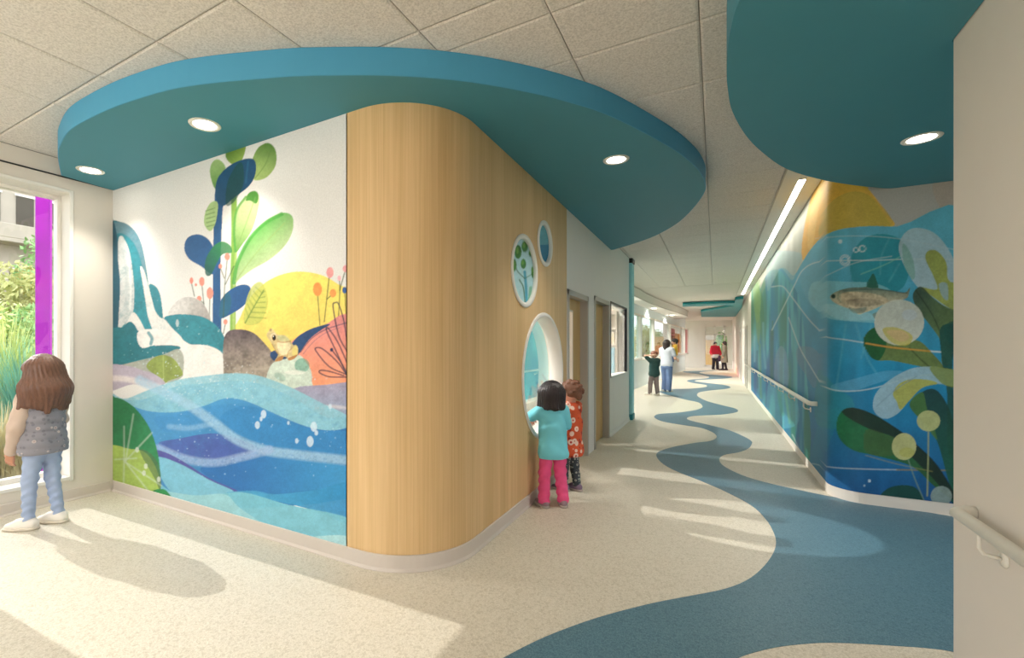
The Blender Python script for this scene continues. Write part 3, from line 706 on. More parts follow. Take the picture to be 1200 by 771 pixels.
def print_mesh(name, grid, colors, parent=None):
    """grid: (n, m, 3) points; colors (n*m, 3)"""
    n, m = grid.shape[:2]
    i = np.arange(n * m).reshape(n, m)
    q = np.stack([i[:-1, :-1], i[1:, :-1], i[1:, 1:], i[:-1, 1:]], -1).reshape(-1, 4)
    me = bpy.data.meshes.new(name)
    me.vertices.add(n * m); me.vertices.foreach_set('co', grid.reshape(-1).astype(np.float32))
    me.loops.add(q.size); me.loops.foreach_set('vertex_index', q.reshape(-1).astype(np.int32))
    me.polygons.add(len(q)); me.polygons.foreach_set('loop_start', (np.arange(len(q)) * 4).astype(np.int32))
    me.update(calc_edges=True)
    at = me.color_attributes.new('print', 'FLOAT_COLOR', 'POINT')
    at.data.foreach_set('color', np.concatenate([colors, np.ones((n * m, 1))], 1).reshape(-1).astype(np.float32))
    return link(name, me, 'mural_print', parent)

# ---- waterfall mural on the wall beside the window
def waterfall_art(px, py):
    p = Paint(px, py, (230, 229, 227)); A = (120, 130, 2.857); B = (120, 380, 2.753); C = (130, 250, 4.82); Dd = (270, 280, 4.82); E_ = (130, 390, 3.853); F_ = (300, 370, 9.64)
    # sun, stems and leaves
    p.use(*A)
    p.poly([(445,790),(462,690),(505,612),(570,560),(650,538),(730,548),(790,580),(840,620),(850,800)], grad((246,228,96),(240,205,90),(350,320),(350,410)))
    p.stroke([(440,190),(441,400),(438,560),(436,790)], 19, (132,178,66)); p.stroke([(452,400),(440,620),(440,790)], 8, (176,202,110), 0.7)
    p.poly([(372,800),(370,560),(372,420),(374,330),(380,262),(404,300),(402,340),(398,430),(395,560),(398,800)], (28,88,140))
    p.poly([(412,150),(425,118),(476,112),(475,145),(457,178),(430,176)], grad((84,130,40),(150,180,70),(268,176),(285,192)))
    p.poly([(500,172),(520,125),(555,107),(580,132),(580,182),(550,222),(510,232),(505,210)], grad((78,130,40),(170,196,110),(318,168),(300,210)))
    p.stroke([(512,225),(545,180),(560,140)], 3, (100,140,60), 0.7)
    p.poly([(360,205),(368,172),(390,163),(412,188),(407,230),(386,264),(371,250)], grad((160,194,120),(90,150,60),(248,188),(255,222)))
    p.poly([(384,300),(378,262),(390,218),(430,180),(480,160),(510,166),(513,208),(492,250),(442,290),(405,318)], (22,78,118))
    p.poly([(412,300),(420,235),(450,180),(470,178),(472,245),(446,298),(420,318)], (16,72,66), 0.75); p.stroke([(488,170),(480,240)], 6, (40,110,150), 0.5)
    p.poly([(445,472),(440,400),(450,330),(480,285),(508,268),(525,288),(519,340),(500,400),(470,445)], grad((196,212,150),(110,165,70),(290,240),(276,290)))
    p.poly([(480,300),(490,275),(512,268),(523,284),(515,310),(495,300)], (74,146,48)); p.stroke([(450,460),(480,380),(512,290)], 3, (120,160,80), 0.7)
    p.stroke([(445,470),(441,400),(450,332),(480,288)], 8, (72,158,52), 0.8)
    p.poly([(438,584),(450,510),(490,430),(540,375),(600,342),(635,352),(637,400),(610,452),(560,497),(500,532),(460,562)], grad((66,168,50),(206,216,168),(300,262),(335,310)))
    p.stroke([(440,575),(452,510),(492,430),(545,375),(600,345)], 13, (62,158,48), 0.85); p.stroke([(445,570),(520,470),(610,375)], 3, (150,180,100), 0.8)
    for q in (0.25, 0.45, 0.65, 0.8): p.stroke([(445 + 165 * q, 570 - 195 * q), (470 + 165 * q, 550 - 165 * q)], 2, (150,180,110), 0.6)
    p.poly([(372,548),(330,520),(290,495),(274,460),(285,425),(320,413),(355,430),(378,470),(392,505)], (28,92,150))
    p.poly([(345,545),(345,500),(370,455),(400,437),(428,450),(432,475),(402,480),(382,512),(362,550)], grad((36,140,66),(20,96,84),(270,285),(245,320)), 0.92)
    p.poly([(390,695),(394,640),(420,605),(460,583),(490,585),(498,610),(480,645),(440,675)], (30,88,146)); p.poly([(392,690),(396,640),(420,605),(432,640),(420,680)], (26,104,120), 0.6)
    p.poly([(343,345),(362,308),(386,308),(380,370),(362,402),(342,382)], (168,200,132))
    for k in range(5): p.stroke([(346 + k, 335 + k * 13), (376, 325 + k * 14)], 3, (98,142,62), 0.8)
    p.poly([(473,705),(480,640),(500,590),(530,573),(552,610),(551,660),(530,706),(495,718)], (186,196,84), 0.85)
    p.stroke([(478,710),(505,660),(540,600)], 4, (104,140,46), 0.9)
    for k in range(6): p.stroke([(490 + k * 9, 690 - k * 16), (548 - k * 1, 694 - k * 18)], 3, (112,146,52), 0.8); p.stroke([(490 + k * 9, 690 - k * 16), (478 + k * 7, 660 - k * 14)], 3, (112,146,52), 0.6)
    for a in ([(298,575),(308,620)], [(333,580),(341,660)], [(360,615),(358,690)], [(324,630),(340,645)], [(418,495),(410,580),(405,690)], [(395,525),(408,560)], [(440,520),(412,580)], [(412,710),(405,745)]): p.stroke(a, 3, (62,88,62), 0.9)
    for x, y, a, b in ((418,488,9,12),(395,520,6,8),(298,568,6,11),(333,571,9,15),(360,610,11,20),(324,628,8,9),(412,706,7,9),(313,582,4,5)): p.ell(x, y, a, b, (240,142,122))
    for a in ([(720,605),(728,716)], [(760,550),(750,640),(743,705)], [(772,612),(752,630)], [(793,560),(795,600),(790,700)], [(814,530),(800,580),(795,600)], [(811,605),(816,680),(819,730)]): p.stroke(a, 3, (66,84,50), 0.95)
    p.ell(720,597,15,23,(247,152,62)); p.ell(772,610,11,14,(247,158,70)); p.ell(762,541,12,18,(242,160,160)); p.ell(814,528,9,12,(242,164,170)); p.ell(793,560,6,9,(240,180,190)); p.ell(811,600,8,11,(36,84,150))
    # waterfall, knolls, rocks
    p.use(*C)
    p.poly([(-5,62),(60,50),(110,75),(150,120),(180,200),(203,330),(216,430),(240,520),(300,600),(300,800),(-20,800),(-20,300)], grad((36,128,146),(32,138,152),(132,260),(160,400)), tex=0.2)
    p.poly([(-5,62),(60,50),(110,75),(150,120),(180,200),(200,330),(192,385),(168,262),(132,172),(82,122),(40,112),(-5,132)], (108,142,158), 0.8, grain=0.3)
    p.poly([(-20,60),(22,66),(46,250),(50,500),(36,790),(-20,790)], (30,86,108))
    p.poly([(45,135),(78,142),(102,205),(120,300),(132,420),(128,540),(100,602),(62,640),(40,690),(45,560),(52,400),(40,250)], (206,208,208), 0.9, grain=0.25)
    p.stroke([(62,200),(84,300),(88,440),(80,560)], 10, (160,178,184), 0.5, 1.5); p.stroke([(100,260),(112,400),(108,540)], 7, (236,236,234), 0.7, 1.2)
    p.poly([(165,300),(190,330),(214,420),(245,530),(300,600),(340,665),(420,725),(600,800),(300,800),(250,748),(240,690),(212,600),(196,500),(180,400)], (226,224,220), 0.95, grain=0.15)
    p.poly([(66,122),(112,152),(142,222),(162,332),(177,430),(202,560),(238,672),(242,732),(214,722),(188,650),(150,572),(132,540),(132,420),(120,300),(102,200)], (34,134,150), tex=0.25)
    p.poly([(40,700),(95,605),(132,560),(190,652),(222,745),(165,760),(150,682),(110,616),(70,650)], (222,220,216), 0.95)
    p.poly([(30,800),(46,690),(78,632),(110,612),(140,640),(160,700),(166,800)], (26,112,128), tex=0.2)
    p.poly([(215,404),(250,410),(275,450),(288,520),(291,592),(255,560),(235,500)], (34,130,146), tex=0.2)
    p.poly([(328,580),(350,520),(390,485),(430,472),(480,480),(520,510),(550,560),(556,610),(450,600)], grad((212,210,208),(160,154,150),(210,355),(240,375)), tex=0.25)
    p.poly([(300,592),(350,573),(420,570),(500,580),(560,605),(610,650),(642,702),(668,800),(450,780),(400,702),(350,652)], (32,132,148), tex=0.25)
    p.poly([(305,600),(350,655),(402,712),(470,748),(560,775),(540,790),(400,770),(330,690)], (222,222,218), 0.75, grain=0.4)
    p.ell(375,620,9,22,(186,200,204),0.8)
    p.use(*E_)
    p.poly([(-20,-10),(-20,155),(130,122),(230,100),(312,72),(292,58),(200,58),(132,66),(124,-10)], (24,116,130), tex=0.2)
    p.poly([(-20,160),(130,124),(232,100),(312,76),(335,180),(255,226),(140,175),(-20,150)], (158,164,150), 0.9, tex=0.2)
    p.poly([(160,152),(190,115),(235,100),(280,115),(315,160),(322,192),(262,216),(240,226),(200,192)], (138,156,66), tex=0.25)
    p.stroke([(236,105),(238,215)], 5, (176,190,110), 0.6)
    p.poly([(128,-10),(132,62),(200,56),(290,54),(320,75),(330,130),(328,205),(365,212),(385,185),(540,185),(505,95),(440,58),(360,52),(330,36),(262,-10)], (230,228,224), 0.97, grain=0.06)
    p.stroke([(170,0),(185,25),(180,50)], 14, (44,138,152), 0.8)
    p.poly([(-20,150),(80,150),(140,168),(200,188),(245,226),(215,250),(100,232),(-20,262)], (180,170,190), 0.95, tex=0.15)
    p.stroke([(-10,205),(60,208),(140,225),(215,246)], 26, (226,218,216), 0.9, 1.5, grain=0.2)
    # rocks on the right, hill, loops
    p.use()
    p.poly([(262,400),(268,388),(283,386),(297,390),(308,400),(318,412),(326,426),(322,458),(268,458),(262,430)], grad((92,78,84),(172,160,142),(285,386),(290,452)), tex=0.5)
    p.use(*Dd)
    p.poly([(335,620),(380,552),(450,512),(530,486),(672,440),(672,820),(400,820)], grad((226,138,134),(246,156,110),(385,380),(385,450)), tex=0.15)
    p.poly([(228,640),(330,602),(380,552),(450,510),(530,485),(562,484),(502,522),(442,572),(392,642),(340,690),(250,690)], (30,70,116), tex=0.3)
    p.stroke([(395,640),(450,570),(520,520),(600,490),(670,470)], 6, (66,66,100), 0.8); p.stroke([(410,650),(470,580),(540,530),(620,500)], 3, (96,90,120), 0.7)
    for a in ([(662,640),(612,545),(580,385),(592,360),(612,370),(640,460),(662,600)], [(655,765),(602,645),(545,522),(552,504),(605,580),(662,705)], [(655,765),(560,722),(490,642),(482,616),(522,622),(602,692),(658,770)], [(660,780),(560,778),(505,756),(510,742),(560,748),(640,772)], [(572,625),(620,690),(660,760)]): p.stroke(a, 7, (38,42,72), 0.95)
    p.ell(572,626,9,11,(34,44,86))
    p.use(*F_)
    p.poly([(120,690),(165,565),(230,510),(330,488),(430,458),(500,448),(570,530),(622,622),(632,740),(600,840),(130,840)], (196,212,198), tex=0.25)
    p.ell(520,560,85,80,(92,164,142),0.7,tex=0.4); p.ell(270,690,70,40,(128,176,160),0.5,0.5,tex=0.4); p.ell(440,640,120,25,(226,230,220),0.7)
    # frog
    p.poly([(120,210),(150,165),(180,145),(215,182),(240,212),(330,222),(380,270),(420,332),(450,328),(475,370),(472,440),(432,482),(370,504),(350,472),(310,462),(290,502),(215,516),(240,462),(250,430),(210,380),(180,320),(135,255)], (208,186,128), tex=0.45)
    p.poly([(240,300),(330,290),(390,320),(380,400),(340,440),(290,440),(250,390)], (228,216,172), 0.9, tex=0.3)
    p.poly([(245,225),(330,228),(385,280),(340,290),(260,275)], (196,196,140), 0.9, tex=0.3)
    p.ell(440,400,32,62,(222,206,116),0.95,0.15); p.poly([(360,480),(430,450),(470,440),(430,488),(375,505)], (176,112,48), 0.9); p.poly([(215,515),(250,470),(300,450),(310,470),(285,505)], (178,118,54), 0.9)
    p.stroke([(250,292),(320,300),(390,285)], 14, (168,112,52), 0.7); p.stroke([(180,320),(215,380),(250,430)], 12, (176,140,66), 0.7); p.stroke([(350,470),(365,410),(400,370)], 10, (178,126,60), 0.7)
    p.ell(200,240,36,44,(226,214,180)); p.ell(203,247,26,36,(196,150,30)); p.ell(205,248,20,31,(12,10,10)); p.ell(196,232,6,8,(255,255,255)); p.ell(165,160,14,18,(150,120,80),0.7)
    # water
    p.use(*B)
    p.poly([(560,225),(640,200),(720,195),(800,185),(800,330),(640,330)], grad((158,152,178),(140,160,190),(385,450),(385,495)), sm=False, tex=0.2)
    p.stroke([(690,270),(740,265),(800,272)], 10, (206,200,204), 0.7, 1.2)
    p.poly([(20,248),(60,245),(140,240),(240,200),(340,190),(420,182),(520,195),(620,240),(720,300),(800,318),(800,560),(20,560)], grad((62,150,206),(32,116,182),(250,470),(300,560)), tex=0.1)
    p.poly([(20,215),(70,240),(140,215),(240,180),(340,165),(420,158),(500,165),(600,200),(700,250),(800,300),(800,328),(740,342),(660,330),(560,290),(470,250),(400,238),(330,262),(250,282),(160,282),(90,262),(20,240)], (132,194,212), 0.92, grain=0.18)
    p.poly([(170,300),(250,288),(330,268),(400,258),(470,270),(420,300),(330,320),(230,345),(190,340)], (50,140,202), 0.7)
    p.poly([(180,385),(250,368),(350,352),(430,366),(500,400),(440,428),(360,436),(260,425)], (72,88,170), 0.85, grain=0.15)
    p.poly([(380,300),(470,262),(580,305),(680,340),(800,350),(800,420),(640,415),(520,400),(440,360)], (36,132,196), 0.8)
    p.stroke([(215,330),(280,335),(350,322)], 16, (130,180,220), 0.7, 1.5, grain=0.4)
    p.poly([(320,460),(440,432),(540,424),(650,438),(800,462),(800,522),(700,532),(560,545),(430,545),(350,500)], grad((30,112,182),(44,146,204),(280,560),(400,545)), tex=0.1)
    p.stroke([(120,180),(190,215),(270,255),(350,310),(430,370),(520,405),(620,420),(800,440)], 30, (158,200,226), 0.72, 1.8, grain=0.4)
    p.stroke([(180,400),(270,435),(360,446),(450,428),(540,405)], 26, (150,178,218), 0.78, 1.6, grain=0.45)
    p.poly([(150,405),(200,412),(260,442),(345,496),(440,540),(390,548),(300,502),(210,462)], (84,82,164), 0.95)
    p.poly([(175,430),(250,450),(345,502),(425,542),(330,556),(240,550),(195,505)], (118,190,214), 0.95)
    p.poly([(400,545),(490,537),(560,548),(700,532),(800,515),(800,640),(700,605),(560,570)], grad((60,160,206),(24,140,198),(300,580),(400,590)), 0.97)
    p.poly([(170,510),(240,548),(330,554),(420,542),(480,547),(600,582),(800,628),(800,705),(640,690),(420,660),(200,600)], (112,190,210), 0.97)
    p.poly([(190,540),(300,552),(395,548),(440,590),(520,650),(440,650),(230,590)], (154,208,216), 0.8)
    p.poly([(560,690),(680,684),(800,690),(800,800),(560,740)], (168,214,220), 0.9)
    # lily pads
    p.poly([(-10,225),(40,235),(72,246),(110,275),(150,330),(175,400),(186,470),(186,540),(160,545),(-10,520)], grad((22,120,72),(34,140,84),(132,465),(180,560)), tex=0.2)
    p.poly([(-10,395),(90,402),(140,415),(176,470),(187,530),(160,555),(100,535),(-10,540)], (166,196,84), tex=0.2); p.poly([(120,408),(160,420),(186,470),(187,540),(170,500)], (76,110,70), 0.7)
    for a in ([(75,440),(100,290)], [(75,440),(160,350)], [(70,440),(70,330)], [(70,440),(68,540)], [(75,445),(150,540)], [(40,436),(110,432)], [(75,445),(190,520)]): p.stroke(a, 5, (206,222,206), 0.45, 0.8)
    for a in ((134,480),(140,458),(182,500),(112,405)): p.ell(a[0], a[1], 6, 9, (224,232,220), 0.7)
    p.poly([(150,556),(162,538),(185,531),(208,538),(228,572),(200,575)], (30,138,72))
    p.use(); p.specks(150, 262, 385, 440, 50, (200,222,224), seed=2); p.specks(190, 300, 425, 470, 130, (226,236,238), (0.3, 0.8), seed=3); p.specks(180, 400, 440, 560, 130, (190,220,238), (0.3, 0.9), seed=5); p.specks(140, 262, 330, 430, 60, (170,210,212), (0.3, 0.8), 0.6, seed=7)
    p.use(*B)
    for x, y, r in ((520,290,11),(500,325,10),(512,305,6),(682,330,13),(670,378,14),(690,350,7),(627,376,7),(600,318,5),(735,265,7)): p.ell(x, y, r * 0.8, r * 1.25, (206,226,240), 0.75)
    return muted(p.c, 0.08, 0.97)
gx = np.array([YM * (ray(p, HOR)[0] / ray(p, HOR)[1]) for p in np.linspace(131.5, 407.6, 345)])
gx[0] = XL + 0.002; gx[-1] = -2.087
gz = np.linspace(0.1, ZS - 0.002, 560)
G = np.zeros((len(gx), len(gz), 3)); G[..., 0] = gx[:, None]; G[..., 1] = YM - 0.003; G[..., 2] = gz[None, :]
ppx, ppy = project(G.reshape(-1, 3))
mu = print_mesh('wall_mural', G, waterfall_art(ppx, ppy)); tag(mu, 'waterfall mural with leafy plants, yellow sun and a small frog', 'mural', 'painted wall murals')

# ---- underwater mural folded round the corridor corner
def fish_art(px, py):
    p = Paint(px, py, (190, 188, 182)); Gq = (860, 190, 3.354); H = (860, 390, 3.354); K = (870, 200, 5.14); M = (870, 330, 5.14); N = (980, 330, 5.14); O = (980, 460, 5.14)
    st = lambda x, y, sx, sy, o: p.noise(x / sx + o, y / sy + o * 1.7)
    # loose vertical brush streaks on the corridor stretch
    p.use()
    def wash(x, y):
        n = st(x, y, 3.5, 60, 0); m = st(x, y, 7, 90, 11); c = np.array([lin((196,196,190))])
        c = c * (0.8 + 0.4 * n[:, None]); g = lin((140,164,120)); return c * (1 - 0.35 * m[:, None]) + g * 0.35 * m[:, None]
    p.poly([(860,150),(962,150),(962,420),(860,420)], wash, sm=False, tex=0)
    p.use(*Gq)
    p.poly([(268,380),(272,285),(300,150),(335,72),(345,40),(480,60),(545,125),(592,195),(630,250),(500,262),(400,280),(340,320),(300,370)], grad((222,170,60),(236,196,84),(945,290),(1000,215)), tex=0.1)
    p.poly([(335,290),(350,205),(400,142),(480,115),(560,150),(625,246),(500,262),(400,275)], (196,176,80), 0.8); p.stroke([(625,246),(560,150),(520,115)], 10, (236,186,90), 0.5, 1.5)
    p.poly([(290,330),(300,200),(335,90),(350,90),(330,200),(310,330)], (236,206,120), 0.45)
    p.poly([(780,105),(820,60),(940,60),(940,300),(850,250)], (196,176,158), 0.55)
    p.poly([(712,252),(760,206),(830,194),(940,190),(940,262)], (124,152,160), 0.7)
    # water body
    def sea(x, y):
        t = np.clip((y - 265) / 330, 0, 1)[:, None]; a, b, c = lin((98,184,208)), lin((28,138,180)), lin((24,80,138))
        col = np.where(t < 0.5, a * (1 - t * 2) + b * t * 2, b * (2 - t * 2) + c * (t * 2 - 1))
        return col * (0.88 + 0.24 * st(x, y, 9, 26, 3)[:, None])
    p.poly([(-60,1500),(-40,700),(60,640),(110,520),(150,440),(180,418),(205,420),(235,445),(265,400),(300,345),(350,292),(420,264),(520,252),(640,253),(960,258),(960,1500)], sea, tex=0.08)
    p.use()
    # brush streaks below the mountain
    def streak(x, y):
        n = st(x, y, 2.6, 46, 5); k = st(x, y, 5, 70, 21)
        c0, c1, c2, c3 = lin((24,128,168)), lin((92,186,194)), lin((48,130,96)), lin((30,84,146))
        a = np.clip((n - 0.45) * 4, 0, 1)[:, None]; b = np.clip((k - 0.6) * 5, 0, 1)[:, None]; d = np.clip((0.35 - k) * 5, 0, 1)[:, None]
        c = c0 * (1 - a) + c1 * a; c = c * (1 - b) + c2 * b; return c * (1 - d) + c3 * d
    p.poly([(862,360),(885,350),(898,322),(912,316),(925,330),(937,352),(944,420),(944,560),(862,560)], streak, 0.8, tex=0)
    p.poly([(872,340),(884,332),(893,345),(897,400),(897,470),(872,470)], streak, 0.95, tex=0)
    p.use(*K)
    p.poly([(62,640),(82,640),(112,760),(100,900),(80,900),(66,780)], (128,166,96), 0.75); p.poly([(150,500),(200,480),(330,490),(360,520),(330,590),(300,660),(235,590),(190,660),(150,720)], (150,190,196), 0.6)
    p.use(*M)
    p.poly([(85,0),(108,0),(95,120),(110,240),(100,380),(84,300),(78,120)], (118,160,92), 0.6); p.stroke([(125,250),(130,420),(140,520)], 10, (120,180,200), 0.7, 1.2); p.stroke([(178,300),(176,440),(178,580)], 24, (34,98,96), 0.85, 1.0); p.stroke([(182,240),(180,320)], 10, (44,120,104), 0.8)
    p.stroke([(105,380),(108,560),(112,700)], 12, (96,150,110), 0.8, 1.0); p.stroke([(72,330),(74,480)], 8, (150,196,214), 0.7, 1.0); p.stroke([(90,420),(92,640)], 10, (24,66,104), 0.7, 1.0)
    p.poly([(192,520),(205,430),(232,388),(262,425),(282,560),(262,640),(200,600)], (122,150,172), 0.6); p.poly([(330,400),(400,392),(450,420),(480,480),(470,580),(430,640),(380,560),(330,480)], (110,140,164), 0.5)
    p.poly([(450,560),(485,545),(530,600),(600,660),(668,720),(668,860),(450,860)], (40,140,150), 0.6)
    p.poly([(160,600),(230,640),(320,690),(330,860),(160,860)], (96,184,204), 0.45); p.stroke([(215,650),(240,800)], 20, (52,150,120), 0.6, 1.2); p.stroke([(260,680),(285,850)], 14, (120,196,150), 0.6, 1.0); p.stroke([(290,680),(300,860)], 8, (70,160,140), 0.6)  # pale turquoise polygon: patch of sunlight painted into the print
    # domes, light shapes
    p.use(*Gq)
    p.poly([(458,420),(470,350),(520,295),(590,283),(655,305),(692,370),(690,430),(655,500),(560,520),(480,490)], (34,144,158), 0.85)
    p.poly([(260,470),(270,420),(330,385),(340,470),(330,560),(300,560)], (110,180,206), 0.5)
    p.poly([(296,545),(300,490),(330,468),(450,470),(560,478),(630,520),(650,625),(420,622),(350,600)], (142,206,216), 0.62)
    p.poly([(345,565),(400,560),(560,600),(640,615),(420,620)], (170,216,222), 0.45)
    for a in ([(610,300),(580,370),(575,440)], [(560,500),(600,560)], [(650,400),(610,470)], [(540,640),(500,771)], [(440,640),(420,771),(400,900)], [(480,640),(520,760),(560,830)]): p.stroke(a, 6, (110,190,206), 0.35, 1.2)
    p.poly([(380,880),(480,850),(600,820),(680,830),(560,870),(440,905)], (96,170,206), 0.5)
    # lines
    W = (216, 226, 222)
    p.stroke([(150,660),(200,560),(240,480),(270,425),(320,395),(400,387),(540,386),(700,381),(920,382)], 4, W, 0.65)
    p.stroke([(148,490),(190,488),(220,520),(290,612),(330,655),(362,686),(440,698),(525,712)], 4, W, 0.65)
    p.stroke([(520,712),(620,728),(770,743)], 6, (196,140,60), 0.85); p.stroke([(770,743),(920,754)], 6, W, 0.8)
    p.stroke([(365,445),(480,395),(620,370)], 4, W, 0.4); p.stroke([(320,300),(460,290),(640,300),(900,350)], 4, W, 0.35); p.stroke([(500,440),(600,400),(690,350)], 5, (130,200,170), 0.5)
    for x, y, r in ((418,312,6),(480,345,9),(505,340,12),(437,385,20),(437,385,13)): p.stroke([(x + r * math.cos(t), y + r * math.sin(t)) for t in np.linspace(0, 6.283, 12)], 4, (214,228,230), 0.8)
    p.ell(418,312,6,6,(206,226,230),0.8)
    p.use(*H)
    p.stroke([(215,-60),(260,60),(300,130),(330,180),(352,208),(400,226),(480,228),(560,215),(640,190)], 4, W, 0.6); p.stroke([(640,190),(760,165),(920,160)], 5, (176,180,120), 0.6)
    p.stroke([(230,400),(280,500),(320,516),(400,530),(540,536),(640,538)], 4, W, 0.5); p.stroke([(640,538),(780,540),(920,541)], 5, (150,130,60), 0.8)
    p.ell(533,582,6,6,(196,216,226),0.8); p.ell(512,600,4,4,(196,216,226),0.7)
    p.poly([(345,330),(420,300),(380,420),(330,560),(300,500)], (40,150,160), 0.25)
    # fish
    p.use(*Gq)
    body = [(378,530),(392,514),(420,502),(460,493),(520,488),(538,450),(548,438),(560,462),(566,492),(620,505),(672,512),(692,492),(688,515),(680,534),(650,544),(600,556),(550,578),(512,592),(490,598),(470,582),(430,568),(392,550)]
    p.poly(body, grad((44,102,92),(208,196,166),(1000,333),(1000,360)), tex=0.35)
    p.poly([(420,520),(460,510),(540,515),(600,535),(600,552),(540,562),(470,565),(430,550)], (196,182,150), 0.85, tex=0.5); p.poly([(440,545),(500,535),(580,545),(560,562),(480,568)], (150,140,120), 0.6, tex=0.6)
    p.poly([(520,488),(538,450),(548,438),(560,462),(566,494)], (40,104,86), 0.9); p.poly([(450,570),(480,575),(520,570),(510,592),(470,592)], (120,140,130), 0.8, tex=0.4); p.poly([(545,600),(560,590),(575,600),(560,620)], (120,130,110), 0.7)
    p.ell(391,527,9,9,(30,70,60)); p.ell(390,526,4,4,(10,16,16)); p.stroke([(415,508),(408,530),(420,552)], 4, (110,130,110), 0.8); p.stroke([(430,505),(560,500),(680,515)], 5, (36,86,84), 0.6)
    # leaves
    p.poly([(648,345),(660,295),(690,265),(732,259),(790,280),(842,340),(880,420),(905,500),(960,600),(880,600),(780,530),(720,488),(676,420)], (186,206,212), 0.75)
    p.poly([(665,320),(700,370),(712,440),(700,460),(668,400)], (110,170,150), 0.6)
    p.poly([(753,380),(765,348),(800,350),(835,395),(850,470),(960,480),(960,610),(860,580),(790,535),(735,492),(798,500),(785,450)], (158,168,58), 0.9, tex=0.25); p.poly([(805,480),(838,478),(842,540),(820,530)], (150,180,190), 0.8)
    p.poly([(703,530),(716,498),(742,492),(782,532),(842,572),(960,610),(960,660),(890,700),(862,720),(850,790),(818,790),(812,705),(770,640),(722,580)], grad((62,82,58),(104,128,66),(1075,345),(1120,380)), 0.95, tex=0.25)
    p.poly([(830,640),(960,610),(960,700),(880,690),(850,720)], (24,82,74), 0.8); p.stroke([(716,505),(780,600),(820,690)], 5, (44,60,48), 0.7)
    p.poly([(508,705),(526,668),(560,650),(595,690),(650,720),(720,700),(775,745),(830,820),(720,800),(620,780),(560,778),(526,745)], (104,124,58), 0.95, tex=0.25)
    p.poly([(508,705),(526,668),(560,650),(585,675),(600,720),(575,775),(545,772),(522,742)], (22,92,52), 0.95, tex=0.2); p.stroke([(690,730),(740,780),(800,830)], 5, (46,64,40), 0.7)
    p.stroke([(520,712),(620,728),(770,743)], 6, (206,150,66), 0.9)
    p.ell(650,630,98,90,(204,208,194),0.92,tex=0.15); p.poly([(585,655),(640,650),(700,680),(690,715),(650,720),(610,700)], (196,186,84), 0.8); p.poly([(600,665),(660,662),(690,690),(650,705)], (214,180,140), 0.6); p.ell(690,600,30,22,(190,206,214),0.6)
    p.use(*H)
    p.poly([(812,-20),(880,-20),(860,110),(862,220),(880,330),(960,420),(960,700),(850,660),(862,560),(840,440),(838,240),(818,110)], (26,82,74), 0.95, tex=0.2)
    p.poly([(690,282),(740,232),(790,222),(832,270),(862,350),(880,470),(890,640),(850,600),(800,430),(742,350)], grad((24,62,56),(30,92,70),(1100,460),(1110,560)), 0.95, tex=0.2)
    p.poly([(690,282),(740,232),(760,300),(800,420),(742,352)], (74,120,62), 0.8)
    p.poly([(546,285),(562,232),(620,180),(700,140),(780,133),(840,143),(960,165),(960,225),(880,215),(800,200),(740,216),(690,262),(650,312),(600,338),(562,322)], (156,188,200), 0.85)
    p.poly([(625,240),(650,200),(700,182),(770,186),(800,200),(740,216),(690,266),(655,302),(640,270)], (168,172,70), 0.9, tex=0.2); p.poly([(770,135),(850,142),(960,165),(960,225),(850,212),(808,190)], (122,140,54), 0.85); p.stroke([(560,290),(640,220),(720,170)], 4, (120,150,170), 0.6)
    p.poly([(403,375),(413,322),(450,295),(520,308),(600,350),(690,420),(770,490),(842,592),(870,660),(790,605),(700,525),(560,484),(470,462),(420,422)], grad((24,112,66),(44,92,50),(985,490),(1080,560)), 0.97, tex=0.2)
    p.poly([(425,312),(465,294),(540,316),(645,378),(720,440),(800,520),(872,640),(850,650),(780,570),(690,480),(620,408),(560,390),(480,352)], (26,46,42), 0.92, tex=0.15)
    p.poly([(520,380),(600,400),(640,420),(630,480),(520,470)], (70,96,52), 0.6); p.poly([(575,640),(620,605),(690,600),(730,625),(735,680),(590,680)], (24,72,52), 0.9)
    p.stroke([(765,390),(764,470),(760,640)], 6, (160,170,120), 0.8); p.stroke([(686,500),(710,570),(748,660)], 5, (120,150,130), 0.7)
    p.ell(765,346,46,41,(176,184,126),0.95,tex=0.15); p.ell(669,447,48,53,(184,188,130),0.95,tex=0.15); p.ell(680,470,30,20,(170,172,70),0.5); p.ell(815,642,42,40,(136,156,150),0.9,tex=0.15)
    p.stroke([(520,482),(640,515),(780,545)], 4, (150,150,80), 0.5)
    return muted(p.c, 0.0, 0.92)
ys_ = [1.0]
pxs = np.linspace(880.2, 960.0, 115)
yy = []
for q in pxs:
    r = ray(q, HOR); yy.append((XR - 0.003) * r[1] / r[0])
yy = [y for y in yy if y > YF + RR]
plan = [(XR - 0.003, y) for y in yy] + [(XR + RR + (RR + 0.003) * math.cos(a), YF + RR + (RR + 0.003) * math.sin(a)) for a in np.linspace(math.pi, 1.5 * math.pi, 40)] + [(x, YF - 0.003) for x in np.concatenate([np.linspace(XR + RR + 0.006, 1.95, 170), np.linspace(1.98, 3.49, 60)])]
gz = np.linspace(0.1, ZC - 0.003, 520)
G = np.zeros((len(plan), len(gz), 3)); G[..., 0] = np.array([q[0] for q in plan])[:, None]; G[..., 1] = np.array([q[1] for q in plan])[:, None]; G[..., 2] = gz[None, :]
ppx, ppy = project(G.reshape(-1, 3))
mu = print_mesh('wall_mural', G, fish_art(ppx, ppy)); tag(mu, 'blue underwater mural with a fish and big leaves round the corridor corner', 'mural', 'painted wall murals')

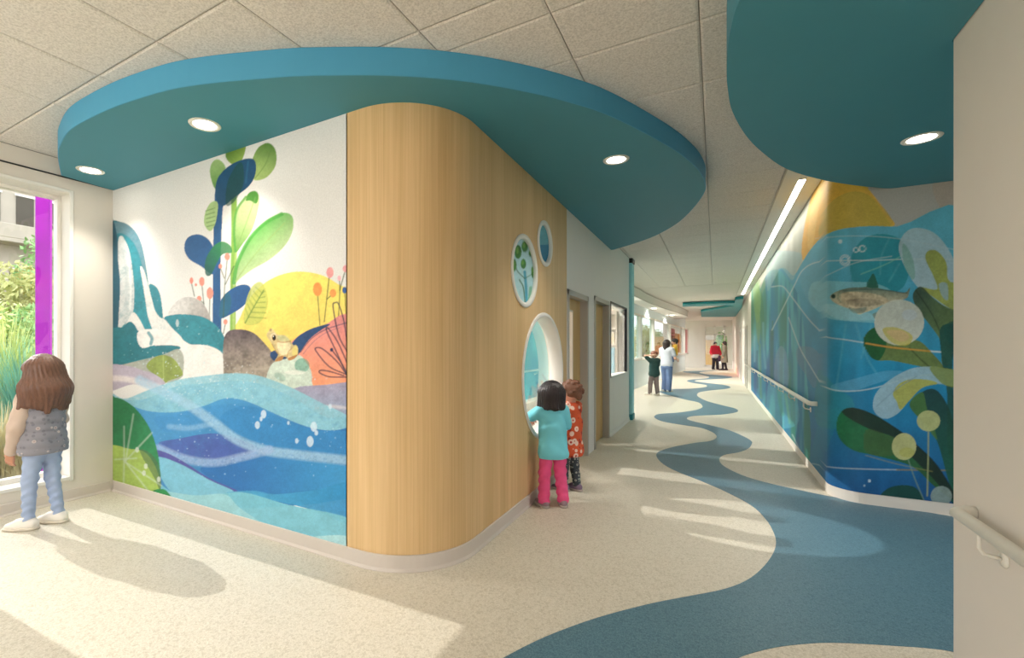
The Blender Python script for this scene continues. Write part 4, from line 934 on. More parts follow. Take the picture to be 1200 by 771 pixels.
# ---- aquarium print on the partition seen through the portholes
def aquarium_art(px, py):
    p = Paint(px, py, (120, 206, 220))
    p.poly([(560,180),(700,180),(700,360),(560,360)], (176,216,222), sm=False)
    p.use(590, 250, 6.425)
    p.poly([(240,0),(420,0),(420,235),(240,245)], (100,174,190), sm=False); p.poly([(240,240),(420,230),(420,420),(240,420)], (44,134,172), sm=False)
    p.stroke([(175,700),(170,560),(160,440)], 20, (70,160,186)); p.stroke([(165,700),(150,560),(120,500)], 8, (52,108,70)); p.stroke([(160,490),(110,440),(90,400)], 6, (52,100,60)); p.stroke([(160,490),(230,450)], 5, (60,120,80)); p.stroke([(190,700),(205,560)], 22, (90,170,120), 0.7)
    for x, y, a, b in ((110,290,26,52),(160,250,24,42),(82,390,16,46),(150,380,20,38),(222,440,14,44),(205,300,16,26),(60,300,14,30)): p.ell(x, y, a, b, (58,128,52), tex=0.5); p.ell(x - 5, y - 10, a * 0.4, b * 0.5, (120,176,80), 0.7)
    p.poly([(60,180),(130,190),(100,230),(70,260)], (130,176,226), 0.7)
    p.use(600, 360, 4.825)
    p.poly([(60,0),(330,0),(330,60),(60,60)], (140,216,226), sm=False); p.stroke([(60,352),(330,345)], 4, (170,214,220), 0.7); p.poly([(60,352),(330,345),(330,780),(60,780)], (116,206,218), 0.9, sm=False)
    R = random.Random(3)
    for k in range(26):
        x, y = R.uniform(80, 230), R.uniform(430, 560); c = R.choice([(40,130,160),(60,150,176),(176,196,190),(130,190,190),(190,170,160)])
        p.stroke([(x, y + 60), (x + R.uniform(-10, 10), y), (x + R.uniform(-18, 18), y - 50)], R.uniform(8, 20), c, 0.7)
    p.poly([(60,560),(140,530),(260,545),(330,560),(330,780),(60,780)], (206,204,196), 0.8, tex=0.4)
    return p.c
gx = np.linspace(-2.98, XW - TH - 0.002, 220); gz = np.linspace(0.02, ZC - 0.01, 330)
G = np.zeros((len(gx), len(gz), 3)); G[..., 0] = gx[:, None]; G[..., 1] = YWE - 0.043; G[..., 2] = gz[None, :]
ppx, ppy = project(G.reshape(-1, 3))
mu = print_mesh('wall_mural', G, aquarium_art(ppx, ppy)); tag(mu, 'blue aquarium mural seen through the large round porthole', 'mural', 'painted wall murals')
# printed film on the panes of the two smaller portholes
for (y, z, r), w in list(zip(PORT, PW))[1:]:
    rr = np.linspace(0.0005, r - 0.011, 26); aa = np.linspace(0, 2 * np.pi, 97)
    G = np.zeros((len(aa), len(rr), 3)); G[..., 0] = XW - 0.018; G[..., 1] = y + rr[None, :] * np.cos(aa)[:, None]; G[..., 2] = z + rr[None, :] * np.sin(aa)[:, None]
    ppx, ppy = project(G.reshape(-1, 3))
    o = print_mesh('pane', G - np.array([XW, y, z]), aquarium_art(ppx, ppy), w)
# ------------------------------------------------------------------ opal globes added behind the viewer to brighten ceiling and walls
for k, (x, y) in enumerate(((-3.7, -1.2), (-2.0, -1.8))):
    d = tag(empty('pendant_lamp', (x, y, ZC)), 'opal globe pendant of the lobby, %s' % ('nearer the window' if k == 0 else 'nearer the right wall'), 'lamp', 'opal lobby pendants')
    MB().lathe([(0.0001, -0.03), (0.05, -0.03), (0.06, -0.001), (0.0001, -0.001)], 20).build('canopy', 'white_paint', d)
    MB().tube([(0, 0, -0.03), (0, 0, -0.36)], 0.006, 6).build('cord', 'dark_metal', d)
    MB().lathe([(max(0.22 * math.sin(t), 0.0001), -0.57 + 0.22 * math.cos(t)) for t in np.linspace(0.02, math.pi - 0.02, 16)], 24).build('globe', 'opal_lens', d, True)
# ------------------------------------------------------------------ things in the small rooms behind the corridor wall
sh = tag(empty('wall_shelf', (-2.1, 9.1, 0)), 'cream shelves seen through the dark-framed corridor window', 'shelf')
for z in (1.42, 1.72, 2.0): MB().bbox(-0.6, 0.5, -0.14, 0.135, z, z + 0.03, 0.003).build('shelf_board', 'cream_trim', sh)
for x in (-0.62, 0.5): MB().bbox(x, x + 0.02, -0.14, 0.135, 0.6, 2.05, 0.003).build('side_panel', 'cream_trim', sh)
for k in range(3):
    b = tag(empty('storage_bin', (-2.5 + 0.36 * k, 9.1, 1.452)), ['sand-coloured bin at the left end of the lowest cream shelf', 'blue bin in the middle of the lowest cream shelf', 'sand-coloured bin at the right end of the lowest cream shelf'][k], 'bin', 'bins on the shelf')
    MB().prism(rect(-0.15, 0.15, -0.11, 0.11), 0, 0.2, None, holes=[]).build('bin_body', ['bin_sand', 'bin_blue', 'bin_sand'][k], b); MB().bbox(-0.155, 0.155, -0.115, 0.115, 0.2, 0.22, 0.004).build('lid', 'white_paint', b)
bc = tag(empty('base_cabinet', (-2.1, 9.1, 0)), 'light blue low cabinet under the cream shelves', 'cabinet')
MB().bbox(-0.58, 0.48, -0.12, 0.13, 0.0, 1.38, 0.004).build('cabinet_body', 'bin_blue', bc)
for k in range(2): dr = MB().bbox(-0.57 + 0.53 * k, -0.05 + 0.53 * k, -0.14, -0.121, 0.08, 1.36, 0.004).build('cabinet_door', 'bin_blue', bc); MB().bbox(-0.07 + 0.06 * k, -0.055 + 0.06 * k, -0.16, -0.141, 0.8, 0.95, 0.002).build('handle', 'steel', dr)
db = tag(empty('display_board', (-2.5, 7.4, 0)), 'tall cyan and white striped board behind the first door', 'board')
for k in range(4): MB().bbox(-0.3 + 0.15 * k, -0.15 + 0.15 * k, -0.02, 0.02, 0.1, 2.3, 0.003).build('stripe_panel', ['cyan_panel', 'white_paint'][k % 2], db)
MB().bbox(-0.35, 0.35, -0.15, 0.15, 0.0, 0.1, 0.01).build('foot', 'frame_grey', db)

# ------------------------------------------------------------------ outside: planting, building, coloured fin
def leaf_cloud(name, blobs, n, size, mat, parent, seed):
    R = np.random.RandomState(seed); V = []; F = []
    w = np.array([b[3] * b[4] * b[5] for b in blobs]); w = w / w.sum()
    pick = R.choice(len(blobs), n, p=w)
    for i in range(n):
        b = blobs[pick[i]]; d = R.normal(size=3); d /= np.linalg.norm(d); q = d * (R.rand() ** 0.4)
        c = np.array([b[0] + q[0] * b[3], b[1] + q[1] * b[4], b[2] + q[2] * b[5]])
        a = R.normal(size=3); a /= np.linalg.norm(a); e = np.cross(a, R.normal(size=3)); e /= np.linalg.norm(e); s = size * (0.6 + 0.8 * R.rand())
        k = len(V); V += [c - a * s, c + e * s * 0.4, c + a * s, c - e * s * 0.4]; F.append((k, k + 1, k + 2, k + 3))
    me = bpy.data.meshes.new(name); me.from_pydata([tuple(v) for v in V], [], F); me.update()
    return link(name, me, mat, parent)
def shrub(loc, h, r, mat, label, seed, n=3500, size=0.05, name='shrub', trunk=None):
    t = tag(empty(name, loc), label, 'shrub' if name == 'shrub' else 'tree', 'planting outside'); R = random.Random(seed); t0 = trunk or h * 0.15
    blobs = [(0, 0, t0 + (h - t0) * 0.5, r, r, (h - t0) * 0.5)] + [(R.uniform(-.6, .6) * r, R.uniform(-.6, .6) * r, R.uniform(t0 + 0.2 * h, h * 0.9), r * .55, r * .55, r * .45) for _ in range(5)]
    leaf_cloud('foliage', blobs, n, size, mat, t, seed)
    m = MB()
    m.tube([(0, 0, 0), (0.03, 0.02, t0), (0.0, 0.05, h * 0.7)], [0.05 * h / 2, 0.04 * h / 2, 0.01], 7)
    for k in range(4): a = k * 1.6 + seed; m.tube([(0.02, 0.02, t0 * 0.8), (math.cos(a) * r * .4, math.sin(a) * r * .4, h * 0.55), (math.cos(a) * r * .6, math.sin(a) * r * .6, h * 0.75)], [0.015 * h, 0.01 * h, 0.004], 5)
    m.build('trunk', 'bark', t, True); return t
def grass(loc, h, r, mat, label, seed, n=420):
    t = tag(empty('grass_clump', loc), label, 'grass', 'planting outside'); R = random.Random(seed); V = []; F = []
    for _ in range(n):
        a = R.uniform(0, 6.283); b = R.uniform(0, 0.25) * r; l = h * R.uniform(0.6, 1.1); sp = R.uniform(0.2, 1.0) * r; w = 0.006 + 0.006 * R.random()
        ca, sa = math.cos(a), math.sin(a); k = len(V)
        for i in range(5):
            q = i / 4; rad = b + sp * q * q; z = l * (q - 0.28 * q ** 3 * (sp / r)); ww = w * (1 - 0.85 * q)
            V += [(rad * ca - sa * ww, rad * sa + ca * ww, z), (rad * ca + sa * ww, rad * sa - ca * ww, z)]
        for i in range(4): F.append((k + 2 * i, k + 2 * i + 1, k + 2 * i + 3, k + 2 * i + 2))
    me = bpy.data.meshes.new('blades'); me.from_pydata(V, [], F); me.update(); link('blades', me, mat, t); return t
def at_x(px, X): r = ray(px, HOR); return X * r[1] / r[0]
gz0 = -0.14
shrub((-12.5, at_x(18, -12.5), gz0), 3.3, 1.0, 'leaf_olive', 'olive leafy tree outside, in front of the building', 3, 5000, 0.07, 'tree', 0.9)
shrub((-14.5, at_x(62, -14.5), gz0), 4.6, 0.8, 'leaf_mid', 'slim green tree outside, right of the magenta fin', 8, 4500, 0.07, 'tree', 0.9)
shrub((-9.6, at_x(48, -9.6), gz0), 2.2, 0.75, 'leaf_mid', 'mid-green bush outside behind the magenta fin', 5, 4200, 0.05)
shrub((-9.9, at_x(-6, -9.9), gz0), 2.3, 0.8, 'leaf_light', 'light green bush outside at the left picture edge', 6, 4200, 0.05)
grass((-8.4, at_x(4, -8.4), gz0), 2.1, 0.9, 'leaf_light', 'tall feathery grass outside the window, leftmost clump', 11, 900)
grass((-7.9, at_x(30, -7.9), gz0), 1.7, 0.8, 'leaf_teal', 'blue-green grass clump outside, left of the girl', 12, 900)
grass((-8.2, at_x(60, -8.2), gz0), 1.7, 0.7, 'leaf_mid', 'green grass clump outside beside the window jamb', 13, 700)
grass((-7.0, at_x(2, -7.0), gz0), 0.9, 0.7, 'leaf_dry', 'dry straw-coloured grass outside below the feathery grass', 14, 700)
grass((-6.9, at_x(28, -6.9), gz0), 0.75, 0.6, 'leaf_dry', 'dry low grass outside by the girl hand', 15, 600)
grass((-6.7, at_x(62, -6.7), gz0), 0.8, 0.5, 'leaf_dry', 'dry low grass outside next to the window jamb', 16, 500)
bd = tag(empty('building', (-24, 8, gz0)), 'pale concrete building with balconies seen through the left window', 'building')
MB().prism([(-6, 0), (14, 0), (14, 9.6), (-6, 9.6)], -8, 0, MX(0), holes=[]).build('wall', 'concrete', bd)
for z in (2.6, 5.5): MB().bbox(0.0, 0.9, -5.5, 13.5, z, z + 0.16, 0.02).build('balcony_slab', 'concrete', bd); MB().bbox(0.84, 0.9, -5.5, 13.5, z + 0.16, z + 0.7, 0.02).build('balustrade', 'concrete', bd)
for z in (0.6, 3.3, 6.25):
    for k in range(9):
        y = -4.9 + k * 1.02 + (0.2 if z > 6 else 0); w = MB().bbox(0.0, 0.04, y, y + 0.55, z, z + 1.25, 0.01).build('window', 'concrete_dark', bd)
        MB().bbox(0.04, 0.07, y - 0.05, y + 0.6, z + 1.25, z + 1.33, 0.01).build('lintel', 'white_paint', w)
fx = -5.8; ya, yb = at_x(41.5, fx), at_x(60, fx)
fn = tag(empty('colour_fin', (fx, (ya + yb) / 2, gz0)), 'tall translucent magenta fin standing outside the left window', 'fin')
hw = (yb - ya) / 2
MB().bbox(-0.008, 0.008, -hw, hw, 0.02, 3.03, 0.002).build('acrylic_panel', 'glass_magenta', fn)
MB().bbox(-0.03, 0.03, -hw - 0.01, hw + 0.01, 0.0, 0.05, 0.004).build('shoe', 'dark_metal', fn)
MB().bbox(-0.014, 0.014, hw - 0.012, hw + 0.004, 0.05, 3.03, 0.002).build('edge_strip', 'magenta_edge', fn)
# planting beyond the lounge windows and the entry
for k, (x, y, h) in enumerate(((-4.6, 20.0, 3.0), (-4.2, 24.5, 2.6), (-4.0, 31.5, 3.0), (-3.9, 37.5, 2.8))):
    shrub((x, y, gz0), h, 0.9, ['leaf_mid', 'leaf_light', 'leaf_olive', 'leaf_mid'][k], ['green bush beyond the lounge windows, nearest the teal column', 'light green bush beyond the lounge windows', 'olive bush beyond the lounge windows', 'green bush beyond the lounge windows, farthest away'][k], 30 + k, 2500, 0.07)
pw = tag(empty('garden_screen', (-2.9, 29.5, gz0), math.pi / 2), 'wooden screen beyond the lounge windows', 'screen')
for k in range(4): MB().bbox(-0.02, 0.02, -0.3 + k * 0.15, -0.16 + k * 0.15, 0, 2.1, 0.004).build('board', 'door_wood', pw)
pp = tag(empty('potted_plant', (0.35, 38.8, 0)), 'leafy indoor plant behind the far glazing', 'plant')
MB().lathe([(0.0001, 0), (0.2, 0), (0.26, 0.4), (0.23, 0.4), (0.2, 0.36), (0.0001, 0.36)], 20).build('pot', 'white_paint', pp, True); leaf_cloud('foliage', [(0, 0, 1.5, 0.4, 0.4, 1.0)], 900, 0.09, 'leaf_mid', pp, 77)
# ------------------------------------------------------------------ people: smooth-blended limb volumes meshed as one continuous skin
def V3(*a): return np.array(a, float)
def sdf_mesh(name, prims, vox, k=0.02, disp=None, zmin=None, cut=None):
    """prims: ('c', a, b, ra, rb) tapered limb | ('e', centre, radii, rotz) ellipsoid | optional 6th entry own blend radius"""
    lo, hi = [], []
    for p in prims:
        if p[0] == 'c': r = max(p[3], p[4]); lo.append(np.minimum(p[1], p[2]) - r); hi.append(np.maximum(p[1], p[2]) + r)
        else: r = max(p[2]); lo.append(p[1] - r); hi.append(p[1] + r)
    lo = np.min(lo, 0) - 4 * vox - k; hi = np.max(hi, 0) + 4 * vox + k
    n = np.ceil((hi - lo) / vox).astype(int) + 1
    ax = [lo[i] + vox * np.arange(n[i]) for i in range(3)]
    F = np.full(n, 1.0)
    for p in prims:
        kk = p[5] if len(p) > 5 else k
        if p[0] == 'c': r = max(p[3], p[4]); a = np.minimum(p[1], p[2]) - r; b = np.maximum(p[1], p[2]) + r
        else: r = max(p[2]); a = p[1] - r; b = p[1] + r
        m = 2 * kk + 3 * vox
        i0 = np.maximum(((a - m - lo) / vox).astype(int), 0); i1 = np.minimum(((b + m - lo) / vox).astype(int) + 2, n)
        sl = tuple(slice(i0[i], i1[i]) for i in range(3))
        X, Y, Z = np.meshgrid(ax[0][sl[0]], ax[1][sl[1]], ax[2][sl[2]], indexing='ij', sparse=True)
        if p[0] == 'c':
            d = p[2] - p[1]; L = max(d @ d, 1e-9)
            t = np.clip(((X - p[1][0]) * d[0] + (Y - p[1][1]) * d[1] + (Z - p[1][2]) * d[2]) / L, 0, 1)
            D = np.sqrt((X - p[1][0] - d[0] * t) ** 2 + (Y - p[1][1] - d[1] * t) ** 2 + (Z - p[1][2] - d[2] * t) ** 2) - (p[3] + (p[4] - p[3]) * t)
        else:
            x, y = X - p[1][0], Y - p[1][1]
            if len(p) > 3 and p[3]: c, s = math.cos(p[3]), math.sin(p[3]); x, y = x * c + y * s, -x * s + y * c
            z = Z - p[1][2]; R = p[2]
            k0 = np.sqrt((x / R[0]) ** 2 + (y / R[1]) ** 2 + (z / R[2]) ** 2); k1 = np.sqrt((x / R[0] ** 2) ** 2 + (y / R[1] ** 2) ** 2 + (z / R[2] ** 2) ** 2)
            D = k0 * (k0 - 1) / np.maximum(k1, 1e-6)
        A = F[sl]; h = np.clip(0.5 + 0.5 * (D - A) / kk, 0, 1) if kk > 0 else None
        F[sl] = (D * (1 - h) + A * h - kk * h * (1 - h)) if kk > 0 else np.minimum(A, D)
    X, Y, Z = np.meshgrid(*ax, indexing='ij', sparse=True)
    if disp is not None: F = F + disp(X, Y, Z)
    if zmin is not None: F = np.maximum(F, zmin - Z)
    if cut is not None: F = np.maximum(F, cut(X, Y, Z))
    # surface nets
    S = F < 0
    cells = np.zeros(n - 1, int); acc = np.zeros(tuple(n - 1) + (3,), np.float32); cnt = np.zeros(n - 1, np.float32)
    for axis in range(3):
        s0 = [slice(None)] * 3; s1 = [slice(None)] * 3; s0[axis] = slice(0, -1); s1[axis] = slice(1, None)
        f0, f1 = F[tuple(s0)], F[tuple(s1)]; ch = (f0 < 0) != (f1 < 0)
        ii = np.argwhere(ch); fa, fb = f0[ch], f1[ch]; t = fa / (fa - fb)
        P = ii.astype(np.float32); P[:, axis] += t
        o = [i for i in range(3) if i != axis]
        for da in (0, -1):
            for db in (0, -1):
                q = ii.copy(); q[:, o[0]] += da; q[:, o[1]] += db
                ok = (q >= 0).all(1) & (q < (n - 1)).all(1)
                idx = tuple(q[ok].T); np.add.at(acc, idx, P[ok]); np.add.at(cnt, idx, 1)
    act = cnt > 0; ids = np.full(n - 1, -1); ids[act] = np.arange(act.sum())
    verts = acc[act] / cnt[act][:, None] * vox + lo
    faces = []
    for axis in range(3):
        s0 = [slice(None)] * 3; s1 = [slice(None)] * 3; s0[axis] = slice(0, -1); s1[axis] = slice(1, None)
        a, b = S[tuple(s0)], S[tuple(s1)]; o = [(axis + 1) % 3, (axis + 2) % 3]
        for inside_first in (True, False):
            ii = np.argwhere(a & ~b if inside_first else ~a & b); ii = ii[(ii[:, o[0]] > 0) & (ii[:, o[1]] > 0)]
            ii = ii[(ii < n - 1).all(1)]
            q = []
            for da, db in ((-1, -1), (0, -1), (0, 0), (-1, 0)):
                j = ii.copy(); j[:, o[0]] += da; j[:, o[1]] += db; q.append(ids[tuple(j.T)])
            q = np.stack(q, 1); faces.append(q if inside_first else q[:, ::-1])
    faces = np.concatenate(faces)
    me = bpy.data.meshes.new(name)
    me.vertices.add(len(verts)); me.vertices.foreach_set('co', verts.reshape(-1).astype(np.float32))
    me.loops.add(faces.size); me.loops.foreach_set('vertex_index', faces.reshape(-1).astype(np.int32))
    me.polygons.add(len(faces)); me.polygons.foreach_set('loop_start', (np.arange(len(faces)) * 4).astype(np.int32))
    me.update(calc_edges=True); me.validate()
    return me
def unit(v): return v / max(np.linalg.norm(v), 1e-9)
def hand_prims(W, d, nrm, L, curl=0.5, side=1):
    """palm, four unequal bent fingers and a thumb leaving the side of the palm"""
    d = unit(d); nrm = unit(nrm - d * (nrm @ d)); s = np.cross(d, nrm) * side
    P = []; r = L * 0.062
    for q in (-1.5, -0.5, 0.5, 1.5): P.append(('c', W + d * L * 0.05 + s * q * L * 0.07, W + d * L * 0.48 + s * q * L * 0.125, r * 1.45, r * 1.3, 0.006))
    for q, l in ((-1.5, 0.36), (-0.5, 0.46), (0.5, 0.5), (1.5, 0.43)):
        a = W + d * L * 0.48 + s * q * L * 0.125; b = a + (d * math.cos(curl * 0.6) + nrm * math.sin(curl * 0.6) + s * q * 0.05) * L * l * 0.5; c = b + (d * math.cos(curl * 1.5) + nrm * math.sin(curl * 1.5)) * L * l * 0.5
        P += [('c', a, b, r * 1.05, r * 0.95, 0.002), ('c', b, c, r * 0.95, r * 0.75, 0.003)]
    a = W + d * L * 0.16 + s * 0.16 * L; b = a + (d * 0.6 + s * 0.75 + nrm * 0.3) * L * 0.22; c = b + (d * 0.9 + s * 0.2 + nrm * 0.35) * L * 0.2
    P += [('c', a, b, r * 1.3, r * 1.1, 0.005), ('c', b, c, r * 1.1, r * 0.8, 0.003)]
    return P
def folds(a=0.004, f=38.0, ph=0.0):
    return lambda X, Y, Z: a * np.sin(f * Z + 9 * X + 7 * np.sin(11 * Y + ph) + ph) * np.sin(23 * X + 13 * Y + 5 * Z + ph)
def person(label, loc, rz, H, hh, J, skin, parts, vox, hands=True, face=True, head_rot=0.0, lean=None, group='people', toe_yaw=0.0):
    """J: joints in metres, local frame (x right, y forward, z up). parts(J) -> list of clothing dicts"""
    t = tag(empty('person', loc, rz), label, 'person', group)
    hc = J['head']; r = hh / 2
    ch, sh_ = math.cos(head_rot), math.sin(head_rot)
    def hp(x, y, z): return hc + V3(x * ch - y * sh_, x * sh_ + y * ch, z) * r
    P = [('e', hp(0, -0.08, 0.14), V3(0.76, 0.93, 0.86) * r, head_rot), ('e', hp(0, 0.26, -0.36), V3(0.58, 0.58, 0.62) * r, head_rot, 0, 0.03),
         ('c', hp(0, 0.80, -0.10), hp(0, 0.96, -0.28), 0.07 * r, 0.13 * r, 0.008), ('c', hp(-0.1, 0.80, -0.58), hp(0.1, 0.80, -0.58), 0.09 * r, 0.09 * r, 0.01),
         ('e', hp(-0.78, -0.02, -0.1), V3(0.09, 0.2, 0.26) * r, head_rot, 0, 0.008), ('e', hp(0.78, -0.02, -0.1), V3(0.09, 0.2, 0.26) * r, head_rot, 0, 0.008)]
    P = [tuple(list(p[:4]) + [0.0] + [p[-1] if len(p) > 4 else 0.02]) if p[0] == 'e' else p for p in P]
    nb = (J['shL'] + J['shR']) / 2
    P.append(('c', hp(0, -0.15, -0.5), nb + V3(0, 0, 0.01), 0.36 * r, 0.42 * r, 0.03))
    P += [('c', J['shL'], J['shR'], 0.038 * H, 0.038 * H), ('c', nb, J['pel'], 0.05 * H, 0.05 * H), ('c', J['hipL'] * 0.7 + J['hipR'] * 0.3, J['hipR'] * 0.7 + J['hipL'] * 0.3, 0.05 * H, 0.05 * H)]
    for s in 'LR':
        P += [('c', J['sh' + s], J['el' + s], 0.030 * H, 0.024 * H), ('c', J['el' + s], J['wr' + s], 0.025 * H, 0.0175 * H)]
        P += [('c', J['hip' + s], J['kn' + s], 0.040 * H, 0.029 * H), ('c', J['kn' + s], J['an' + s], 0.029 * H, 0.021 * H)]
        if hands:
            d = J.get('hd' + s, J['wr' + s] - J['el' + s]); P += hand_prims(J['wr' + s], d, J.get('hn' + s, V3(1 if s == 'L' else -1, 0.3, 0)), 0.105 * H, 0.5, -1 if s == 'L' else 1)
        else: P.append(('e', J['wr' + s] + unit(J['wr' + s] - J['el' + s]) * 0.05 * H, V3(0.02, 0.025, 0.045) * H, 0, 0, 0.01))
    link('body', sdf_mesh('body', P, vox, 0.014), skin, t, True)
    if face:
        for sx in (-1, 1):
            c = hp(sx * 0.3, 0.735, -0.02)
            M = Matrix.Translation(c) @ Matrix.Rotation(head_rot, 4, 'Z') @ Matrix.Diagonal((0.13 * r, 0.09 * r, 0.085 * r, 1))
            prof = [(math.sin(a), math.cos(a)) for a in np.linspace(0.02, math.pi - 0.02, 9)]
            e = MB().lathe(prof, 12, M).build('eye', 'eye_white', t, True)
            M2 = Matrix.Translation(c + V3(-sh_, ch, 0) * 0.06 * r) @ Matrix.Rotation(head_rot, 4, 'Z') @ Matrix.Diagonal((0.06 * r, 0.045 * r, 0.065 * r, 1))
            MB().lathe(prof, 10, M2).build('iris', 'eye_dark', e, True)
        a = [hp(x, 0.84 - 0.5 * x * x, -0.56) for x in (-0.22, -0.1, 0, 0.1, 0.22)]
        MB().tube([tuple(q) for q in a], [0.02 * r, 0.045 * r, 0.05 * r, 0.045 * r, 0.02 * r], 6).build('mouth', 'lips', t, True)
    for g in parts:
        o = link(g['name'], sdf_mesh(g['name'], g['prims'](J, H, hp, r), g.get('vox', vox), g.get('k', 0.02), g.get('disp'), g.get('zmin'), g.get('cut')), g['mat'], t, True)
        if 'label' in g: o['label'] = g['label']
        for sub in g.get('subs', []):
            link(sub['name'], sdf_mesh(sub['name'], sub['prims'](J, H, hp, r), g.get('vox', vox), 0.006, sub.get('disp'), sub.get('zmin'), sub.get('cut')), sub['mat'], o, True)
    return t
def base_joints(H, hh, w=0.10, hipw=0.052, feet=None):
    sz = H - hh - 0.045 * H
    J = dict(head=V3(0, 0.01 * H, H - hh / 2), shL=V3(-w * H, 0, sz), shR=V3(w * H, 0, sz), pel=V3(0, 0, 0.50 * H), hipL=V3(-hipw * H, 0, 0.48 * H), hipR=V3(hipw * H, 0, 0.48 * H))
    feet = feet or ((-0.07 * H, 0), (0.07 * H, 0))
    for s, f in zip('LR', feet):
        J['an' + s] = V3(f[0], f[1], 0.05 * H); J['kn' + s] = (J['hip' + s] + J['an' + s]) / 2 + V3(0, 0.02 * H, 0.01 * H)
        q = -1 if s == 'L' else 1
        J['el' + s] = J['sh' + s] + V3(q * 0.035 * H, -0.01 * H, -0.18 * H); J['wr' + s] = J['el' + s] + V3(q * 0.0 * H, 0.03 * H, -0.15 * H); J['yaw' + s] = 0.0
    return J
# clothing builders
def torso(hem, flare=0.0, puff=0.0, top=0.0):
    def f(J, H, hp, r):
        nb = (J['shL'] + J['shR']) / 2; h = V3(J['pel'][0], J['pel'][1], hem); mid = nb * 0.5 + J['pel'] * 0.5
        wd = np.linalg.norm(J['shL'] - J['shR']) / 2
        P = [('c', J['shL'] * 0.9 + J['shR'] * 0.1, J['shR'] * 0.9 + J['shL'] * 0.1, 0.047 * H + puff, 0.047 * H + puff, 0.03), ('c', nb + V3(0, 0, 0.02 * H), nb, 0.042 * H, 0.06 * H)]
        P += [('c', nb - V3(0, 0, 0.03 * H), mid, 0.068 * H + puff, 0.070 * H + puff, 0.03), ('c', mid, h, 0.070 * H + puff, (0.080 + 0.1 * flare) * H + puff, 0.03)]
        for q in (-1, 1):
            a = nb + (J['shR'] - J['shL']) / 2 * q * 0.45 + V3(0, 0, -0.02 * H); b = mid + (J['shR'] - J['shL']) / 2 * q * 0.36; c = h + (J['shR'] - J['shL']) / 2 * q * (0.42 + flare)
            P += [('c', a, b, 0.066 * H + puff, 0.062 * H + puff, 0.05), ('c', b, c, 0.062 * H + puff, (0.074 + 0.1 * flare) * H + puff, 0.05)]
        return P
    return f
def sleeves(frac_up=1.0, frac_lo=0.0, ra=0.038, rb=0.033, sides='LR'):
    def f(J, H, hp, r):
        P = []
        for s in sides:
            e = J['sh' + s] + (J['el' + s] - J['sh' + s]) * frac_up; P.append(('c', J['sh' + s], e, ra * H * 1.08, ra * H))
            if frac_lo: w = J['el' + s] + (J['wr' + s] - J['el' + s]) * frac_lo; P.append(('c', J['el' + s], w, ra * H, rb * H))
        return P
    return f
def both(*fs): return lambda J, H, hp, r: [p for f in fs for p in f(J, H, hp, r)]
def trousers(rh=0.062, rk=0.046, ra=0.036, waist=0.53, sides='LR', bottom=0.03):
    def f(J, H, hp, r):
        P = [('c', J['hipL'] * 0.8 + J['hipR'] * 0.2 + V3(0, -0.005 * H, 0.01 * H), J['hipR'] * 0.8 + J['hipL'] * 0.2 + V3(0, -0.005 * H, 0.01 * H), 0.072 * H, 0.072 * H, 0.03), ('e', V3(J['pel'][0], J['pel'][1], waist * H), V3(0.095, 0.068, 0.05) * H, 0, 0, 0.03)]
        for s in sides:
            a = J['an' + s] + V3(0, 0, (bottom - 0.05) * H)
            P += [('c', J['hip' + s], J['kn' + s], rh * H, rk * H), ('c', J['kn' + s], a, rk * H, ra * H)]
        return P
    return f
def shoe_part(s, mat, sole, L=0.155):
    def ax(J, H): a = J['an' + s]; y = J['yaw' + s]; return V3(a[0], a[1], 0), V3(-math.sin(y), math.cos(y), 0)
    def up(J, H, hp, r):
        o, d = ax(J, H)
        return [('c', o - d * 0.02 * H + V3(0, 0, 0.034 * H), o + d * 0.30 * L * H + V3(0, 0, 0.032 * H), 0.032 * H, 0.033 * H), ('c', o + d * 0.3 * L * H + V3(0, 0, 0.028 * H), o + d * 0.68 * L * H + V3(0, 0, 0.018 * H), 0.032 * H, 0.021 * H), ('c', o - d * 0.008 * H + V3(0, 0, 0.03 * H), o + V3(0, 0, 0.062 * H), 0.03 * H, 0.029 * H)]
    def so(J, H, hp, r):
        o, d = ax(J, H)
        return [('c', o - d * 0.022 * H + V3(0, 0, 0.012 * H), o + d * 0.35 * L * H + V3(0, 0, 0.012 * H), 0.034 * H, 0.037 * H), ('c', o + d * 0.35 * L * H + V3(0, 0, 0.012 * H), o + d * 0.70 * L * H + V3(0, 0, 0.012 * H), 0.037 * H, 0.027 * H)]
    return dict(name='shoe', mat=mat, prims=up, k=0.01, zmin=0.008, subs=[dict(name='sole', mat=sole, prims=so, zmin=0.001, cut=lambda X, Y, Z: Z - 0.021)])
def hair(prims, mat, disp=None, k=0.02, cut=None, **kw): return dict(name='hair', mat=mat, prims=prims, disp=disp, k=k, cut=cut, **kw)
def strands(cx, cy, a=0.004, n=26, wave=3.0): return lambda X, Y, Z: a * np.sin(n * np.arctan2(X - cx, Y - cy) + wave * np.sin(8 * Z)) + a * 0.6 * np.sin(n * 2.3 * np.arctan2(X - cx, Y - cy) + wave * Z * 9)

